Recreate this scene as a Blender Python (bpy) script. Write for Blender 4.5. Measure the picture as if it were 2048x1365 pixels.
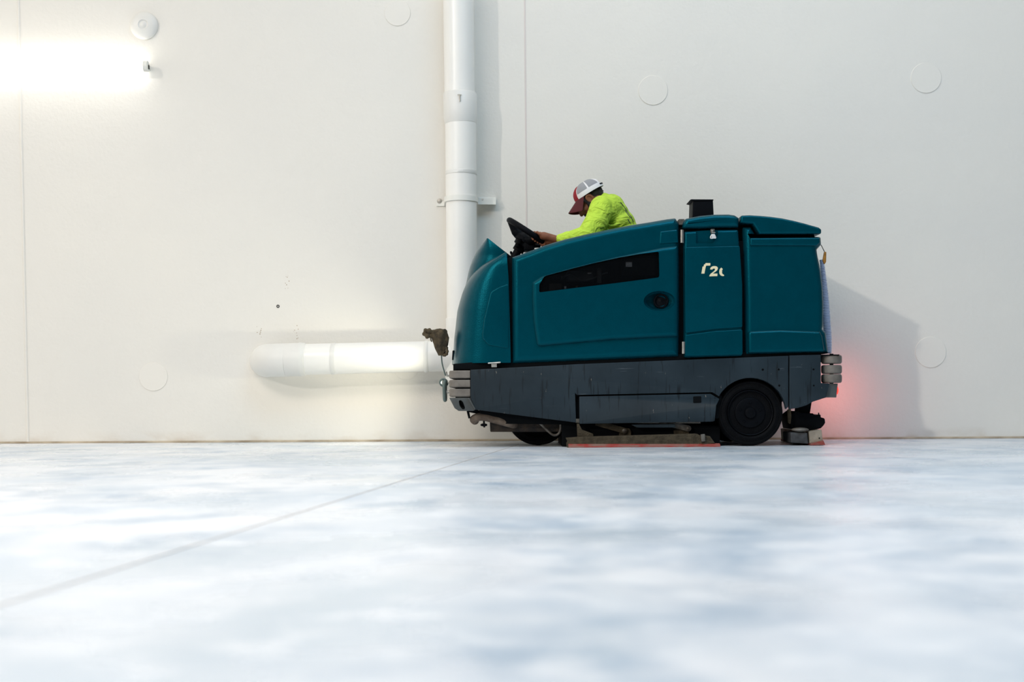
import bpy, bmesh, math, random
from mathutils import Vector, Matrix, noise
random.seed(7)
for o in list(bpy.data.objects): bpy.data.objects.remove(o)
scn = bpy.context.scene
COL = scn.collection
R = math.radians

# ---------------------------------------------------------------- camera
F = 2600.0; CX, CY = 1024.0, 800.0; H = 0.294; ROLL = R(0.3)
RT = Vector((math.cos(ROLL), 0, -math.sin(ROLL)))
UP = Vector((math.sin(ROLL), 0, math.cos(ROLL)))
FW = Vector((0, 1, 0))
cam_d = bpy.data.cameras.new('camera'); cam = bpy.data.objects.new('camera', cam_d); COL.objects.link(cam)
cam.matrix_world = Matrix.Translation((0, 0, H)) @ Matrix((RT, UP, -FW)).transposed().to_4x4()
cam_d.sensor_width = 36; cam_d.lens = F / 2048 * 36
cam_d.shift_y = (CY - 682.5) / 2048; cam_d.clip_start = 0.05; cam_d.clip_end = 200
cam_d.dof.use_dof = True; cam_d.dof.focus_distance = 8.1; cam_d.dof.aperture_fstop = 2.4
scn.camera = cam

def U(px, py, Y):
    """point at depth Y that the lens sees at pixel px, py"""
    return Vector((0, Y, H)) + RT * ((px - CX) / F * Y) - UP * ((py - CY) / F * Y)

# ---------------------------------------------------------------- light
w = bpy.data.worlds.new('world'); scn.world = w; w.use_nodes = True
bg = w.node_tree.nodes['Background']; bg.inputs[0].default_value = (0.86, 0.93, 1.0, 1); bg.inputs[1].default_value = 0.12

def lamp(name, typ, loc, energy, col, aim=None, **kw):
    d = bpy.data.lights.new(name, typ); d.energy = energy; d.color = col
    for k, v in kw.items(): setattr(d, k, v)
    o = bpy.data.objects.new(name, d); COL.objects.link(o); o.location = loc
    if aim is not None:
        o.rotation_euler = (Vector(aim) - Vector(loc)).to_track_quat('-Z', 'Y').to_euler()
    return o
# low far light coming in from the left (dock side)
lamp('dock_light', 'SUN', (-8, -2, 6), 0.60, (1.0, 0.93, 0.84), aim=(-8 + 0.80, -2 + 1.0, 6 - 0.42), angle=R(1.5))
# rows of high lamps
lamp('high_lamp', 'AREA', (-3.4, 7.3, 6.2), 66, (1.0, 0.92, 0.80), aim=(-3.4, 9.0, 0), shape='RECTANGLE', size=7.0, size_y=0.6)
lamp('high_lamp_right', 'AREA', (2.6, 7.2, 6.2), 68, (1.0, 0.93, 0.84), aim=(3.2, 8.8, 0), shape='RECTANGLE', size=6.0, size_y=0.6)
lamp('aisle_lamp', 'AREA', (2.0, 3.8, 7.0), 285, (0.49, 0.75, 1.0), aim=(2.0, 3.6, 0), shape='RECTANGLE', size=5.0, size_y=3.0)
lamp('aisle_lamp_left', 'AREA', (-3.2, 2.0, 5.4), 430, (1.0, 0.89, 0.79), aim=(-3.2, 1.8, 0), shape='RECTANGLE', size=4.0, size_y=3.0)
lamp('left_wall_fill', 'AREA', (-7.4, 6.0, 5.5), 90, (1.0, 0.95, 0.88), aim=(-9.0, 6.0, 1.0), shape='RECTANGLE', size=4.0, size_y=0.6)  # added fill light, brightens the unseen left wall that the machine reflects
scn.view_settings.view_transform = 'Standard'; scn.view_settings.look = 'None'
scn.view_settings.exposure = 0.0; scn.view_settings.gamma = 1.0; scn.view_settings.use_curve_mapping = False

# ---------------------------------------------------------------- materials
def mat(name, col, rough=0.5, metal=0.0, spec=0.5, bump=0.0, bscale=40, var=0.0, vscale=6, col2=None,
        stretch=(1, 1, 1), emit=None, estr=0.0, coat=0.0, trans=0.0, alpha=1.0, sss=0.0):
    m = bpy.data.materials.new(name); m.use_nodes = True
    nt = m.node_tree; b = nt.nodes['Principled BSDF']; L = nt.links
    b.inputs['Base Color'].default_value = (*col, 1); b.inputs['Roughness'].default_value = rough
    b.inputs['Metallic'].default_value = metal; b.inputs['Specular IOR Level'].default_value = spec
    b.inputs['Coat Weight'].default_value = coat; b.inputs['Transmission Weight'].default_value = trans
    b.inputs['Alpha'].default_value = alpha
    if emit: b.inputs['Emission Color'].default_value = (*emit, 1); b.inputs['Emission Strength'].default_value = estr
    tc = nt.nodes.new('ShaderNodeTexCoord'); mp = nt.nodes.new('ShaderNodeMapping'); mp.inputs['Scale'].default_value = stretch
    L.new(tc.outputs['Object'], mp.inputs[0])
    if var > 0 or col2:
        n = nt.nodes.new('ShaderNodeTexNoise'); n.inputs['Scale'].default_value = vscale; n.inputs['Detail'].default_value = 6
        L.new(mp.outputs[0], n.inputs['Vector'])
        r = nt.nodes.new('ShaderNodeValToRGB'); c2 = col2 or tuple(c * (1 - var) for c in col)
        r.color_ramp.elements[0].position = 0.35; r.color_ramp.elements[1].position = 0.65
        r.color_ramp.elements[0].color = (*c2, 1); r.color_ramp.elements[1].color = (*col, 1)
        L.new(n.outputs[0], r.inputs[0]); L.new(r.outputs[0], b.inputs['Base Color'])
    if bump > 0:
        n2 = nt.nodes.new('ShaderNodeTexNoise'); n2.inputs['Scale'].default_value = bscale; n2.inputs['Detail'].default_value = 4
        L.new(mp.outputs[0], n2.inputs['Vector'])
        bp = nt.nodes.new('ShaderNodeBump'); bp.inputs['Strength'].default_value = bump; bp.inputs['Distance'].default_value = 0.01
        L.new(n2.outputs[0], bp.inputs['Height']); L.new(bp.outputs[0], b.inputs['Normal'])
    return m

M = {}
M['teal'] = mat('teal_plastic', (0.0, 0.037, 0.054), 0.27, bump=0.12, bscale=160, var=0.08, vscale=14, spec=0.5)
M['teal'].node_tree.nodes['Principled BSDF'].inputs['Specular Tint'].default_value = (0.03, 0.75, 1.0, 1)
M['teal_rim'] = mat('teal_plastic_worn', (0.0, 0.12, 0.15), 0.4, bump=0.1, bscale=160)
M['black'] = mat('black_plastic', (0.005, 0.006, 0.008), 0.45, spec=0.05, bump=0.1, bscale=200)
M['gap'] = mat('dark_inner_steel', (0.004, 0.005, 0.006), 0.7, spec=0.05)
M['rubber'] = mat('tyre_rubber', (0.0045, 0.005, 0.006), 0.6, spec=0.05, bump=0.25, bscale=120, var=0.3, vscale=20)
M['rim'] = mat('wheel_enamel', (0.005, 0.006, 0.008), 0.4, spec=0.05, var=0.3)
M['glass'] = mat('smoked_pane', (0.003, 0.004, 0.005), 0.15, spec=0.12, alpha=0.5)
M['rust'] = mat('rusty_steel', (0.050, 0.032, 0.020), 0.8, bump=0.5, bscale=60, col2=(0.012, 0.010, 0.009), vscale=16)
M['tan'] = mat('dusty_rubber', (0.20, 0.155, 0.12), 0.75, spec=0.2, bump=0.3, bscale=60, col2=(0.10, 0.075, 0.058), vscale=14)
M['roller'] = mat('grey_roller', (0.21, 0.19, 0.165), 0.55, bump=0.25, bscale=60, col2=(0.12, 0.105, 0.09), vscale=9)
M['board'] = mat('muddy_board', (0.075, 0.060, 0.038), 0.8, spec=0.2, bump=0.6, bscale=120, col2=(0.04, 0.032, 0.02), vscale=30)
M['red'] = mat('red_blade', (0.30, 0.030, 0.025), 0.6, spec=0.2, bump=0.2, col2=(0.22, 0.125, 0.10), vscale=16, stretch=(1, 1, 3))
M['skirt'] = mat('beige_skirt', (0.34, 0.29, 0.225), 0.7, bump=0.3, bscale=80, var=0.3, vscale=20)
M['metal'] = mat('galvanised_metal', (0.55, 0.53, 0.48), 0.38, metal=0.8, var=0.25, vscale=30)
M['chrome'] = mat('padlock_steel', (0.85, 0.85, 0.83), 0.3, metal=0.3)
M['dullmetal'] = mat('dull_metal', (0.16, 0.15, 0.13), 0.55, metal=0.4, col2=(0.07, 0.06, 0.05), vscale=25)
M['chain'] = mat('painted_hook', (0.10, 0.14, 0.13), 0.35, metal=0.3)
M['cream'] = mat('cream_decal', (0.80, 0.70, 0.45), 0.5)
M['hose'] = mat('clear_ribbed_hose', (0.50, 0.55, 0.70), 0.25, bump=0.0)
M['amber'] = mat('amber_plastic', (0.36, 0.16, 0.02), 0.4, var=0.5, vscale=30)
M['pipe'] = mat('white_pipe', (0.86, 0.85, 0.81), 0.32, var=0.03, vscale=3)
M['pipe_dull'] = mat('white_collar', (0.76, 0.755, 0.72), 0.4, var=0.04, vscale=5)
M['strap'] = mat('painted_strap', (0.80, 0.80, 0.75), 0.45)
M['cap_white'] = mat('white_cap_cloth', (0.78, 0.77, 0.78), 0.8, bump=0.2, bscale=300)
M['cap_mesh'] = mat('grey_cap_mesh', (0.33, 0.34, 0.36), 0.8, bump=0.5, bscale=900)
M['cap_red'] = mat('red_cap_cloth', (0.30, 0.010, 0.02), 0.75, bump=0.2, bscale=300)
M['brim'] = mat('maroon_brim', (0.075, 0.003, 0.007), 0.75)
M['hair'] = mat('black_hair', (0.006, 0.005, 0.005), 0.6, bump=0.9, bscale=260, stretch=(1, 1, 4))
M['skin'] = mat('skin', (0.25, 0.10, 0.05), 0.55, spec=0.3, bump=0.15, bscale=200, col2=(0.18, 0.065, 0.033), vscale=18)
M['trousers'] = mat('dark_trousers', (0.03, 0.035, 0.05), 0.85)
M['rag'] = mat('dirty_rag', (0.115, 0.085, 0.045), 0.95, bump=0.9, bscale=180, col2=(0.035, 0.026, 0.015), vscale=22)
M['inner'] = mat('engine_grey', (0.05, 0.052, 0.056), 0.6, var=0.5, vscale=30)
M['sticker'] = mat('white_sticker', (0.55, 0.58, 0.62), 0.5, var=0.4, vscale=70)
M['dirt'] = mat('dirt_mark', (0.42, 0.33, 0.24), 0.9)
M['hole'] = mat('bolt_hole', (0.01, 0.01, 0.01), 0.8)
M['red_lens'] = mat('red_tail_lens', (0.5, 0.01, 0.01), 0.3, emit=(1, 0.05, 0.03), estr=1.5)
M['head_lens'] = mat('headlight_lens', (0.9, 0.9, 0.8), 0.2, emit=(1, 0.95, 0.75), estr=12)
M['tube'] = mat('lit_tube', (1, 1, 1), 0.4, emit=(1.0, 0.97, 0.92), estr=6)
M['grey_panel'] = mat('grey_bumper_plate', (0.075, 0.085, 0.085), 0.5, bump=0.1, bscale=60, var=0.3, vscale=12)
M['brow'] = M['hair']

def add_nodes(m):
    return m.node_tree, m.node_tree.nodes, m.node_tree.links, m.node_tree.nodes['Principled BSDF']

# shirt: high visibility with stretched fold bump and thin dark print on the back
m = mat('hi_vis_cloth', (0.50, 0.72, 0.07), 0.8, spec=0.2); nt, N, L, b = add_nodes(m)
tc = N.new('ShaderNodeTexCoord'); mp = N.new('ShaderNodeMapping'); mp.inputs['Scale'].default_value = (5, 9, 9); mp.inputs['Rotation'].default_value = (0, R(-42), 0)
L.new(tc.outputs['Object'], mp.inputs[0]); n = N.new('ShaderNodeTexNoise'); n.inputs['Scale'].default_value = 2.2; n.inputs['Detail'].default_value = 3; n.inputs['Distortion'].default_value = 0.8
L.new(mp.outputs[0], n.inputs['Vector']); bp = N.new('ShaderNodeBump'); bp.inputs['Strength'].default_value = 1.0; bp.inputs['Distance'].default_value = 0.035
L.new(n.outputs[0], bp.inputs['Height']); L.new(bp.outputs[0], b.inputs['Normal']); M['shirt'] = m
M['print'] = mat('dark_shirt_print', (0.03, 0.05, 0.06), 0.8)

# chassis steel: streaks, scratches
m = mat('chassis_enamel', (0.033, 0.042, 0.055), 0.42, spec=0.2); nt, N, L, b = add_nodes(m)
tc = N.new('ShaderNodeTexCoord')
def noise_mask(scale, vec, lo, hi, det=5):
    mp = N.new('ShaderNodeMapping'); mp.inputs['Scale'].default_value = vec; L.new(tc.outputs['Object'], mp.inputs[0])
    n = N.new('ShaderNodeTexNoise'); n.inputs['Scale'].default_value = scale; n.inputs['Detail'].default_value = det; L.new(mp.outputs[0], n.inputs['Vector'])
    r = N.new('ShaderNodeMapRange'); r.inputs['From Min'].default_value = lo; r.inputs['From Max'].default_value = hi; L.new(n.outputs[0], r.inputs[0])
    return r.outputs[0]
def mixc(a_sock, fac, col):
    x = N.new('ShaderNodeMix'); x.data_type = 'RGBA'; L.new(fac, x.inputs[0])
    if isinstance(a_sock, tuple): x.inputs[6].default_value = (*a_sock, 1)
    else: L.new(a_sock, x.inputs[6])
    x.inputs[7].default_value = (*col, 1); return x.outputs[2]
c = mixc((0.013, 0.022, 0.029), noise_mask(3, (1, 1, 1), 0.35, 0.7), (0.024, 0.038, 0.049))
c = mixc(c, noise_mask(9, (6, 1, 0.5), 0.59, 0.67), (0.010, 0.015, 0.019))
c = mixc(c, noise_mask(26, (2.5, 1, 0.8), 0.70, 0.76), (0.20, 0.18, 0.15))
c = mixc(c, noise_mask(14, (0.3, 1, 5), 0.70, 0.74), (0.07, 0.085, 0.10))
L.new(c, b.inputs['Base Color']); M['chassis'] = m

# wall paint: fine orange-peel, faint stains near the base
m = mat('wall_paint', (0.80, 0.78, 0.73), 0.55, spec=0.3); nt, N, L, b = add_nodes(m)
tc = N.new('ShaderNodeTexCoord')
c = mixc((0.80, 0.775, 0.715), noise_mask(0.9, (1, 1, 1.3), 0.35, 0.75), (0.77, 0.75, 0.70))
sp = N.new('ShaderNodeSeparateXYZ'); L.new(tc.outputs['Object'], sp.inputs[0])
low = N.new('ShaderNodeMapRange'); L.new(sp.outputs[2], low.inputs[0]); low.inputs['From Min'].default_value = 0.09; low.inputs['From Max'].default_value = 0.0
st = noise_mask(4, (1, 1, 2), 0.50, 0.95)
mu = N.new('ShaderNodeMath'); mu.operation = 'MULTIPLY'; L.new(low.outputs[0], mu.inputs[0]); L.new(st, mu.inputs[1])
c = mixc(c, mu.outputs[0], (0.50, 0.38, 0.25))
L.new(c, b.inputs['Base Color'])
n2 = N.new('ShaderNodeTexNoise'); n2.inputs['Scale'].default_value = 38; n2.inputs['Detail'].default_value = 3; L.new(tc.outputs['Object'], n2.inputs['Vector'])
n3 = N.new('ShaderNodeTexNoise'); n3.inputs['Scale'].default_value = 5; L.new(tc.outputs['Object'], n3.inputs['Vector'])
ad = N.new('ShaderNodeMath'); ad.operation = 'MULTIPLY_ADD'; L.new(n3.outputs[0], ad.inputs[0]); ad.inputs[1].default_value = 1.5; L.new(n2.outputs[0], ad.inputs[2])
bp = N.new('ShaderNodeBump'); bp.inputs['Strength'].default_value = 0.35; bp.inputs['Distance'].default_value = 0.006
L.new(ad.outputs[0], bp.inputs['Height']); L.new(bp.outputs[0], b.inputs['Normal']); M['wall'] = m

# polished concrete floor: cloudy blue grey and white
m = mat('polished_concrete', (0.8, 0.84, 0.9), 0.3, spec=0.45); nt, N, L, b = add_nodes(m)
tc = N.new('ShaderNodeTexCoord')
c = mixc((0.54, 0.615, 0.69), noise_mask(1.3, (1, 1, 1), 0.36, 0.62, 8), (0.80, 0.82, 0.85))
c = mixc(c, noise_mask(3.4, (1, 0.8, 1), 0.50, 0.72, 12), (0.42, 0.51, 0.61))
c = mixc(c, noise_mask(9, (1, 1, 1), 0.52, 0.80, 10), (0.82, 0.85, 0.88))
L.new(c, b.inputs['Base Color'])
rr = N.new('ShaderNodeMapRange'); L.new(noise_mask(2.2, (1, 1, 1), 0.3, 0.7, 6), rr.inputs[0]); rr.inputs['To Min'].default_value = 0.22; rr.inputs['To Max'].default_value = 0.36
L.new(rr.outputs[0], b.inputs['Roughness'])
M['floor'] = m
M['cap_paint'] = mat('wall_cap_paint', (0.80, 0.775, 0.715), 0.55, spec=0.3, bump=0.15, bscale=38)
M['seam'] = mat('seam_sealant', (0.70, 0.63, 0.60), 0.7)
M['base_line'] = mat('dirty_sealant', (0.30, 0.24, 0.17), 0.9, col2=(0.55, 0.47, 0.36), vscale=5)
M['joint'] = mat('joint_filler', (0.60, 0.54, 0.49), 0.7, var=0.2)

# ---------------------------------------------------------------- mesh helpers
WORLD = {}
def link(name, bm, m, parent=None, origin=None, smooth=True, angle=40):
    me = bpy.data.meshes.new(name); bmesh.ops.recalc_face_normals(bm, faces=bm.faces[:])
    if origin is None:
        if parent: origin = WORLD[parent.name]
        else:
            vs = [v.co for v in bm.verts]
            origin = Vector(((min(v.x for v in vs) + max(v.x for v in vs)) / 2, (min(v.y for v in vs) + max(v.y for v in vs)) / 2, min(v.z for v in vs)))
    origin = Vector(origin)
    if parent is not None and parent.name == 'drain_pipe':
        for v in bm.verts: v.co.y = min(v.co.y, YW - 0.001)
    bmesh.ops.translate(bm, verts=bm.verts[:], vec=-origin)
    bm.to_mesh(me); bm.free()
    me.materials.append(M[m])
    o = bpy.data.objects.new(name, me); COL.objects.link(o)
    if smooth:
        for p in me.polygons: p.use_smooth = True
        me.set_sharp_from_angle(angle=R(angle))
    if parent:
        o.parent = parent; o.location = origin - WORLD[parent.name]
    else: o.location = origin
    WORLD[o.name] = origin.copy()
    return o
def empty(name, loc, label, cat, group=None):
    o = bpy.data.objects.new(name, None); COL.objects.link(o); o.location = loc; WORLD[o.name] = Vector(loc)
    o.empty_display_size = 0.2
    o['label'] = label; o['category'] = cat
    if group: o['group'] = group
    return o
def tag(o, label, cat, group=None):
    o['label'] = label; o['category'] = cat
    if group: o['group'] = group
    return o
def struct(o): o['kind'] = 'structure'; return o

def fillet(pts, rad=2.0, n=4):
    return [(p[0], p[1], p[2] if len(p) > 2 else rad) for p in pts]
def xz(pts, Y):
    return [Vector((U(p[0], p[1], Y).x, U(p[0], p[1], Y).z, (p[2] if len(p) > 2 else 0) / F * Y)) for p in pts]
def inset(poly, d):
    n = len(poly); area = sum(poly[i].x * poly[(i + 1) % n].y - poly[(i + 1) % n].x * poly[i].y for i in range(n)) / 2
    s = 1 if area > 0 else -1; out = []
    for i in range(n):
        e1 = (poly[i] - poly[i - 1]).normalized(); e2 = (poly[(i + 1) % n] - poly[i]).normalized()
        n1 = Vector((-e1.y, e1.x)) * s; n2 = Vector((-e2.y, e2.x)) * s
        k = max(0.35, 1 + n1.dot(n2))
        out.append(poly[i] + (n1 + n2) / k * d)
    return out
def rounded(base, d, n=4):
    """inset the raw corners by d, then round each one with what is left of its radius"""
    P0 = [Vector((p.x, p.y)) for p in base]; rad = [p.z if len(p) > 2 else 0.0 for p in base]
    P = inset(P0, d) if d > 1e-7 else P0; out = []; N_ = len(P)
    for i in range(N_):
        a, v, c = P0[i - 1], P0[i], P0[(i + 1) % N_]; d1 = (a - v).normalized(); d2 = (c - v).normalized(); ang0 = math.acos(max(-1, min(1, d1.dot(d2))))
        if rad[i] <= 0 or ang0 > R(165): out.append(P[i]); continue
        a, v, c = P[i - 1], P[i], P[(i + 1) % N_]; d1 = a - v; d2 = c - v; l1, l2 = d1.length, d2.length; d1.normalize(); d2.normalize()
        ang = math.acos(max(-1, min(1, d1.dot(d2)))); conv = (P0[i] - P0[i - 1]).cross(P0[(i + 1) % N_] - P0[i]) * AREA_SIGN(P0) > 0
        r = max(rad[i] - d, 0.0012) if conv else rad[i] + d
        t = min(r / math.tan(ang / 2), l1 * 0.42, l2 * 0.42); rr = t * math.tan(ang / 2)
        s = v + d1 * t; e = v + d2 * t; ctr = v + (d1 + d2).normalized() * (rr / math.sin(ang / 2))
        a0 = s - ctr; a1 = e - ctr; tot = -a0.angle_signed(a1)
        for k in range(n + 1):
            th = tot * k / n; out.append(ctr + Vector((a0.x * math.cos(th) - a0.y * math.sin(th), a0.x * math.sin(th) + a0.y * math.cos(th))))
    return out
def AREA_SIGN(poly):
    n = len(poly); return 1 if sum(poly[i].x * poly[(i + 1) % n].y - poly[(i + 1) % n].x * poly[i].y for i in range(n)) > 0 else -1
def rings(bm, rr, cap0=True, cap1=True, closed=True):
    V = [[bm.verts.new(p) for p in r] for r in rr]
    for a, b_ in zip(V, V[1:]):
        n = len(a)
        for i in range(n if closed else n - 1):
            j = (i + 1) % n; bm.faces.new((a[i], a[j], b_[j], b_[i]))
    if cap0: bm.faces.new(V[0])
    if cap1: bm.faces.new(V[-1][::-1])
    return V
def prism(bm, poly, y0, y1, r=0.01, seg=4, both=True):
    """poly: list of (x, z[, corner radius]); rounded rim at the y0 side (and y1 side)"""
    poly = [Vector(p) for p in poly]; rr = []
    for k in range(seg + 1):
        a = k / seg * math.pi / 2
        q = rounded(poly, r * (1 - math.sin(a))); y = y0 + r * (1 - math.cos(a))
        rr.append([(p.x, y, p.y) for p in q])
    if both:
        for k in range(seg, -1, -1):
            a = k / seg * math.pi / 2
            q = rounded(poly, r * (1 - math.sin(a))); y = y1 - r * (1 - math.cos(a))
            rr.append([(p.x, y, p.y) for p in q])
    else: rr.append([(p.x, y1, p.y) for p in rounded(poly, 0)])
    rings(bm, rr); return bm
def panel(name, pts, y0, y1, m, parent=None, r=0.01, rad=3, Yref=None, seg=4, both=True, **kw):
    bm = bmesh.new(); prism(bm, xz(fillet(pts, rad), Yref or y0), y0, y1, r, seg, both)
    return link(name, bm, m, parent, **kw)
def frame_of(d):
    d = d.normalized(); a = Vector((0, 0, 1)) if abs(d.z) < 0.9 else Vector((1, 0, 0))
    u = d.cross(a).normalized(); return u, d.cross(u).normalized()
def tube(bm, pts, r, n=12, caps=True, closed=False):
    pts = [Vector(p) for p in pts]; rr = []; u0 = None
    for i, p in enumerate(pts):
        if closed: d = pts[(i + 1) % len(pts)] - pts[i - 1]
        elif i == 0: d = pts[1] - p
        elif i == len(pts) - 1: d = p - pts[-2]
        else: d = (pts[i + 1] - p).normalized() + (p - pts[i - 1]).normalized()
        d.normalize()
        if u0 is None: u0, _ = frame_of(d)
        u0 = (u0 - d * u0.dot(d)).normalized(); v = d.cross(u0)
        ri = r[i] if isinstance(r, (list, tuple)) else r
        rr.append([p + u0 * math.cos(2 * math.pi * k / n) * ri + v * math.sin(2 * math.pi * k / n) * ri for k in range(n)])
    if closed: rr.append(rr[0]); rings(bm, rr, False, False); bmesh.ops.remove_doubles(bm, verts=bm.verts[:], dist=1e-6)
    else: rings(bm, rr, caps, caps)
    return bm
def smooth_path(pts, k=6):
    P = [Vector(p) for p in pts]; out = []
    for i in range(len(P) - 1):
        a = P[max(i - 1, 0)]; b_ = P[i]; c_ = P[i + 1]; d = P[min(i + 2, len(P) - 1)]
        for s in range(k):
            t = s / k
            out.append(0.5 * ((2 * b_) + (c_ - a) * t + (2 * a - 5 * b_ + 4 * c_ - d) * t * t + (3 * b_ - a - 3 * c_ + d) * t ** 3))
    out.append(P[-1]); return out
def lathe(bm, ctr, axis, prof, n=48, closed=False):
    """prof: (radius, along axis)"""
    ctr = Vector(ctr); ax = Vector(axis).normalized(); u, v = frame_of(ax); rr = []
    for r, h in prof:
        rr.append([ctr + ax * h + (u * math.cos(2 * math.pi * k / n) + v * math.sin(2 * math.pi * k / n)) * max(r, 1e-4) for k in range(n)])
    rings(bm, rr, True, True); return bm
def box(bm, p0, p1, r=0.0):
    (x0, y0, z0), (x1, y1, z1) = p0, p1
    poly = [Vector((x0, z0)), Vector((x1, z0)), Vector((x1, z1)), Vector((x0, z1))]
    if r > 0:
        poly = fillet([(p.x, p.y) for p in poly], r, 3)
        prism(bm, poly, y0, y1, r, 3)
    else: prism(bm, poly, y0, y1, 0.0005, 1)
    return bm
def ellipsoid(bm, c, rad, rot=None, n=20):
    if rot is not None and rot is globals().get('rot_head'): rad = tuple(q * HS for q in rad)
    mtx = Matrix.Translation(Vector(c)) @ (rot.to_4x4() if rot is not None else Matrix.Identity(4)) @ Matrix.Diagonal((*rad, 1))
    bmesh.ops.create_uvsphere(bm, u_segments=n, v_segments=n // 2 + 2, radius=1, matrix=mtx); return bm
def cone(bm, p0, r0, p1, r1, n=16):
    p0, p1 = Vector(p0), Vector(p1); d = p1 - p0; l = d.length; d.normalize(); rr = []
    u, v = frame_of(d)
    for k in range(0, 5): a = -math.pi / 2 + k / 5 * math.pi / 2; rr.append((max(r0 * math.cos(a), 1e-4), r0 * math.sin(a)))
    rr.append((r0, 0)); rr.append((r1, l))
    for k in range(1, 6): a = k / 5 * math.pi / 2; rr.append((max(r1 * math.cos(a), 1e-4), l + r1 * math.sin(a)))
    rings(bm, [[p0 + d * h + (u * math.cos(2 * math.pi * k / n) + v * math.sin(2 * math.pi * k / n)) * r for k in range(n)] for r, h in rr])
    return bm
def chain(bm, pts, rs):
    for i in range(len(pts) - 1): cone(bm, pts[i], rs[i], pts[i + 1], rs[i + 1])
def evaluated(bm, mods):
    """run modifiers on a bmesh and hand back a new bmesh"""
    me = bpy.data.meshes.new('tmp'); bm.to_mesh(me); bm.free()
    o = bpy.data.objects.new('tmp', me); COL.objects.link(o)
    for typ, kw in mods:
        md = o.modifiers.new('m', typ)
        for k, v in kw.items(): setattr(md, k, v)
    dg = bpy.context.evaluated_depsgraph_get(); ev = o.evaluated_get(dg); res = bmesh.new(); res.from_mesh(ev.to_mesh()); ev.to_mesh_clear()
    bpy.data.objects.remove(o); bpy.data.meshes.remove(me); return res
def blend(bm, vox, it=4, f=0.6):
    return evaluated(bm, [('REMESH', dict(mode='VOXEL', voxel_size=vox)), ('SMOOTH', dict(iterations=it, factor=f))])
def cut(o, bm):
    """carve the closed shape bm (world space) out of object o"""
    org = WORLD[o.name]; bmesh.ops.recalc_face_normals(bm, faces=bm.faces[:]); bmesh.ops.translate(bm, verts=bm.verts[:], vec=-org)
    me = bpy.data.meshes.new('cutter'); bm.to_mesh(me); bm.free()
    c_ = bpy.data.objects.new('cutter', me); COL.objects.link(c_)
    tmp = bpy.data.objects.new('tmp', o.data); COL.objects.link(tmp)
    md = tmp.modifiers.new('b', 'BOOLEAN'); md.operation = 'DIFFERENCE'; md.object = c_; md.solver = 'EXACT'
    dg = bpy.context.evaluated_depsgraph_get(); new = bpy.data.meshes.new_from_object(tmp.evaluated_get(dg))
    bpy.data.objects.remove(tmp); bpy.data.objects.remove(c_); bpy.data.meshes.remove(me)
    o.data = new; new.name = o.name
    for p in new.polygons: p.use_smooth = True
    new.set_sharp_from_angle(angle=R(35))

YN, YF, YW = 8.0, 8.93, 9.26
YC = (YN + YF) / 2

# ---------------------------------------------------------------- the setting
bm = bmesh.new(); box(bm, (-9, -4, -0.12), (9, YW + 0.2, 0)); struct(link('floor', bm, 'floor', smooth=False))
bm = bmesh.new(); box(bm, (-9, YW, -0.12), (9, YW + 0.2, 7.5)); struct(link('wall_back', bm, 'wall', origin=(0, YW, 0), smooth=False))
# saw-cut joint across the floor, panel seams, line of sealant at the wall base
def floor_pt(px, py):
    d = RT * ((px - CX) / F) - UP * ((py - CY) / F) + FW; t = H / -d.z; return Vector((d.x * t, d.y * t, 0))
def strip(name, a, b_, wdt, m, z=0.0012):
    d = (b_ - a).normalized(); n = Vector((-d.y, d.x, 0)) * wdt / 2; bm = bmesh.new()
    rings(bm, [[a - n, a + n, b_ + n, b_ - n], [p + Vector((0, 0, z)) for p in (a - n, a + n, b_ + n, b_ - n)]])
    return struct(link(name, bm, m, smooth=False))
a, b_ = floor_pt(998, 902), floor_pt(200, 1150); a = a + (a - b_).normalized() * 1.0; b_ = b_ + (b_ - a).normalized() * 3
strip('trim_1', a, b_, 0.0035, 'joint')
def vseam(name, px0, px1, wpx, dy, m='wall'):
    P0, P1 = U(px0, -30, YW), U(px1, 884, YW); wd = wpx / F * YW; bm = bmesh.new()
    cr = [(-wd, 0.01), (-wd * 0.7, -dy * 0.8), (0, -dy), (wd * 0.7, -dy * 0.8), (wd, 0.01)]
    rings(bm, [[P + Vector((x, y, 0)) for x, y in cr] for P in (P0, P1)])
    return struct(link(name, bm, m, origin=(P1.x, YW, 0), smooth=True, angle=70))
vseam('trim_2', 36, 56, 3.5, 0.006); vseam('trim_3', 1049, 1057, 2.0, 0.003, 'seam')
bm = bmesh.new(); tube(bm, [(-8.5, YW - 0.002, 0.003), (8.5, YW - 0.002, 0.003)], 0.011, 8); struct(link('trim_4', bm, 'base_line'))

# unseen end wall added on the left, for bright reflections on the machine
bm = bmesh.new(); box(bm, (-9.2, 3, -0.12), (-9, YW, 7.5)); struct(link('reflect_wall_left', bm, 'wall', origin=(-9, 6, 0), smooth=False))
# round plates on the wall
def cap(px, py, rp, dome, label):
    c_ = U(px, py, YW); r = rp / F * YW; bm = bmesh.new()
    if dome: prof = [(r * 0.96, 0.004), (r, -0.006), (r * 0.98, -0.014), (r * 0.85, -0.026), (r * 0.6, -0.036), (r * 0.36, -0.040), (r * 0.3, -0.034), (r * 0.22, -0.034), (r * 0.14, -0.042), (0.001, -0.043)]
    else: prof = [(r, 0.004), (r, -0.003), (r * 0.985, -0.0045), (0.001, -0.0045)]
    lathe(bm, c_, (0, 1, 0), prof, 64)
    tag(link('round_plate', bm, 'pipe_dull' if dome else 'cap_paint', origin=c_, angle=50 if dome else 20), label, 'wall plate', 'round plates set in the white wall')
cap(289, 52, 28, True, 'domed round plate on the wall just above the glowing lamp, top left')
cap(795, 26, 26, False, 'flat round plate in the wall by the top edge, left of the tall pipe')
cap(1306, 181, 29.5, False, 'flat round plate in the wall high above the driver and the machine')
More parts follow.
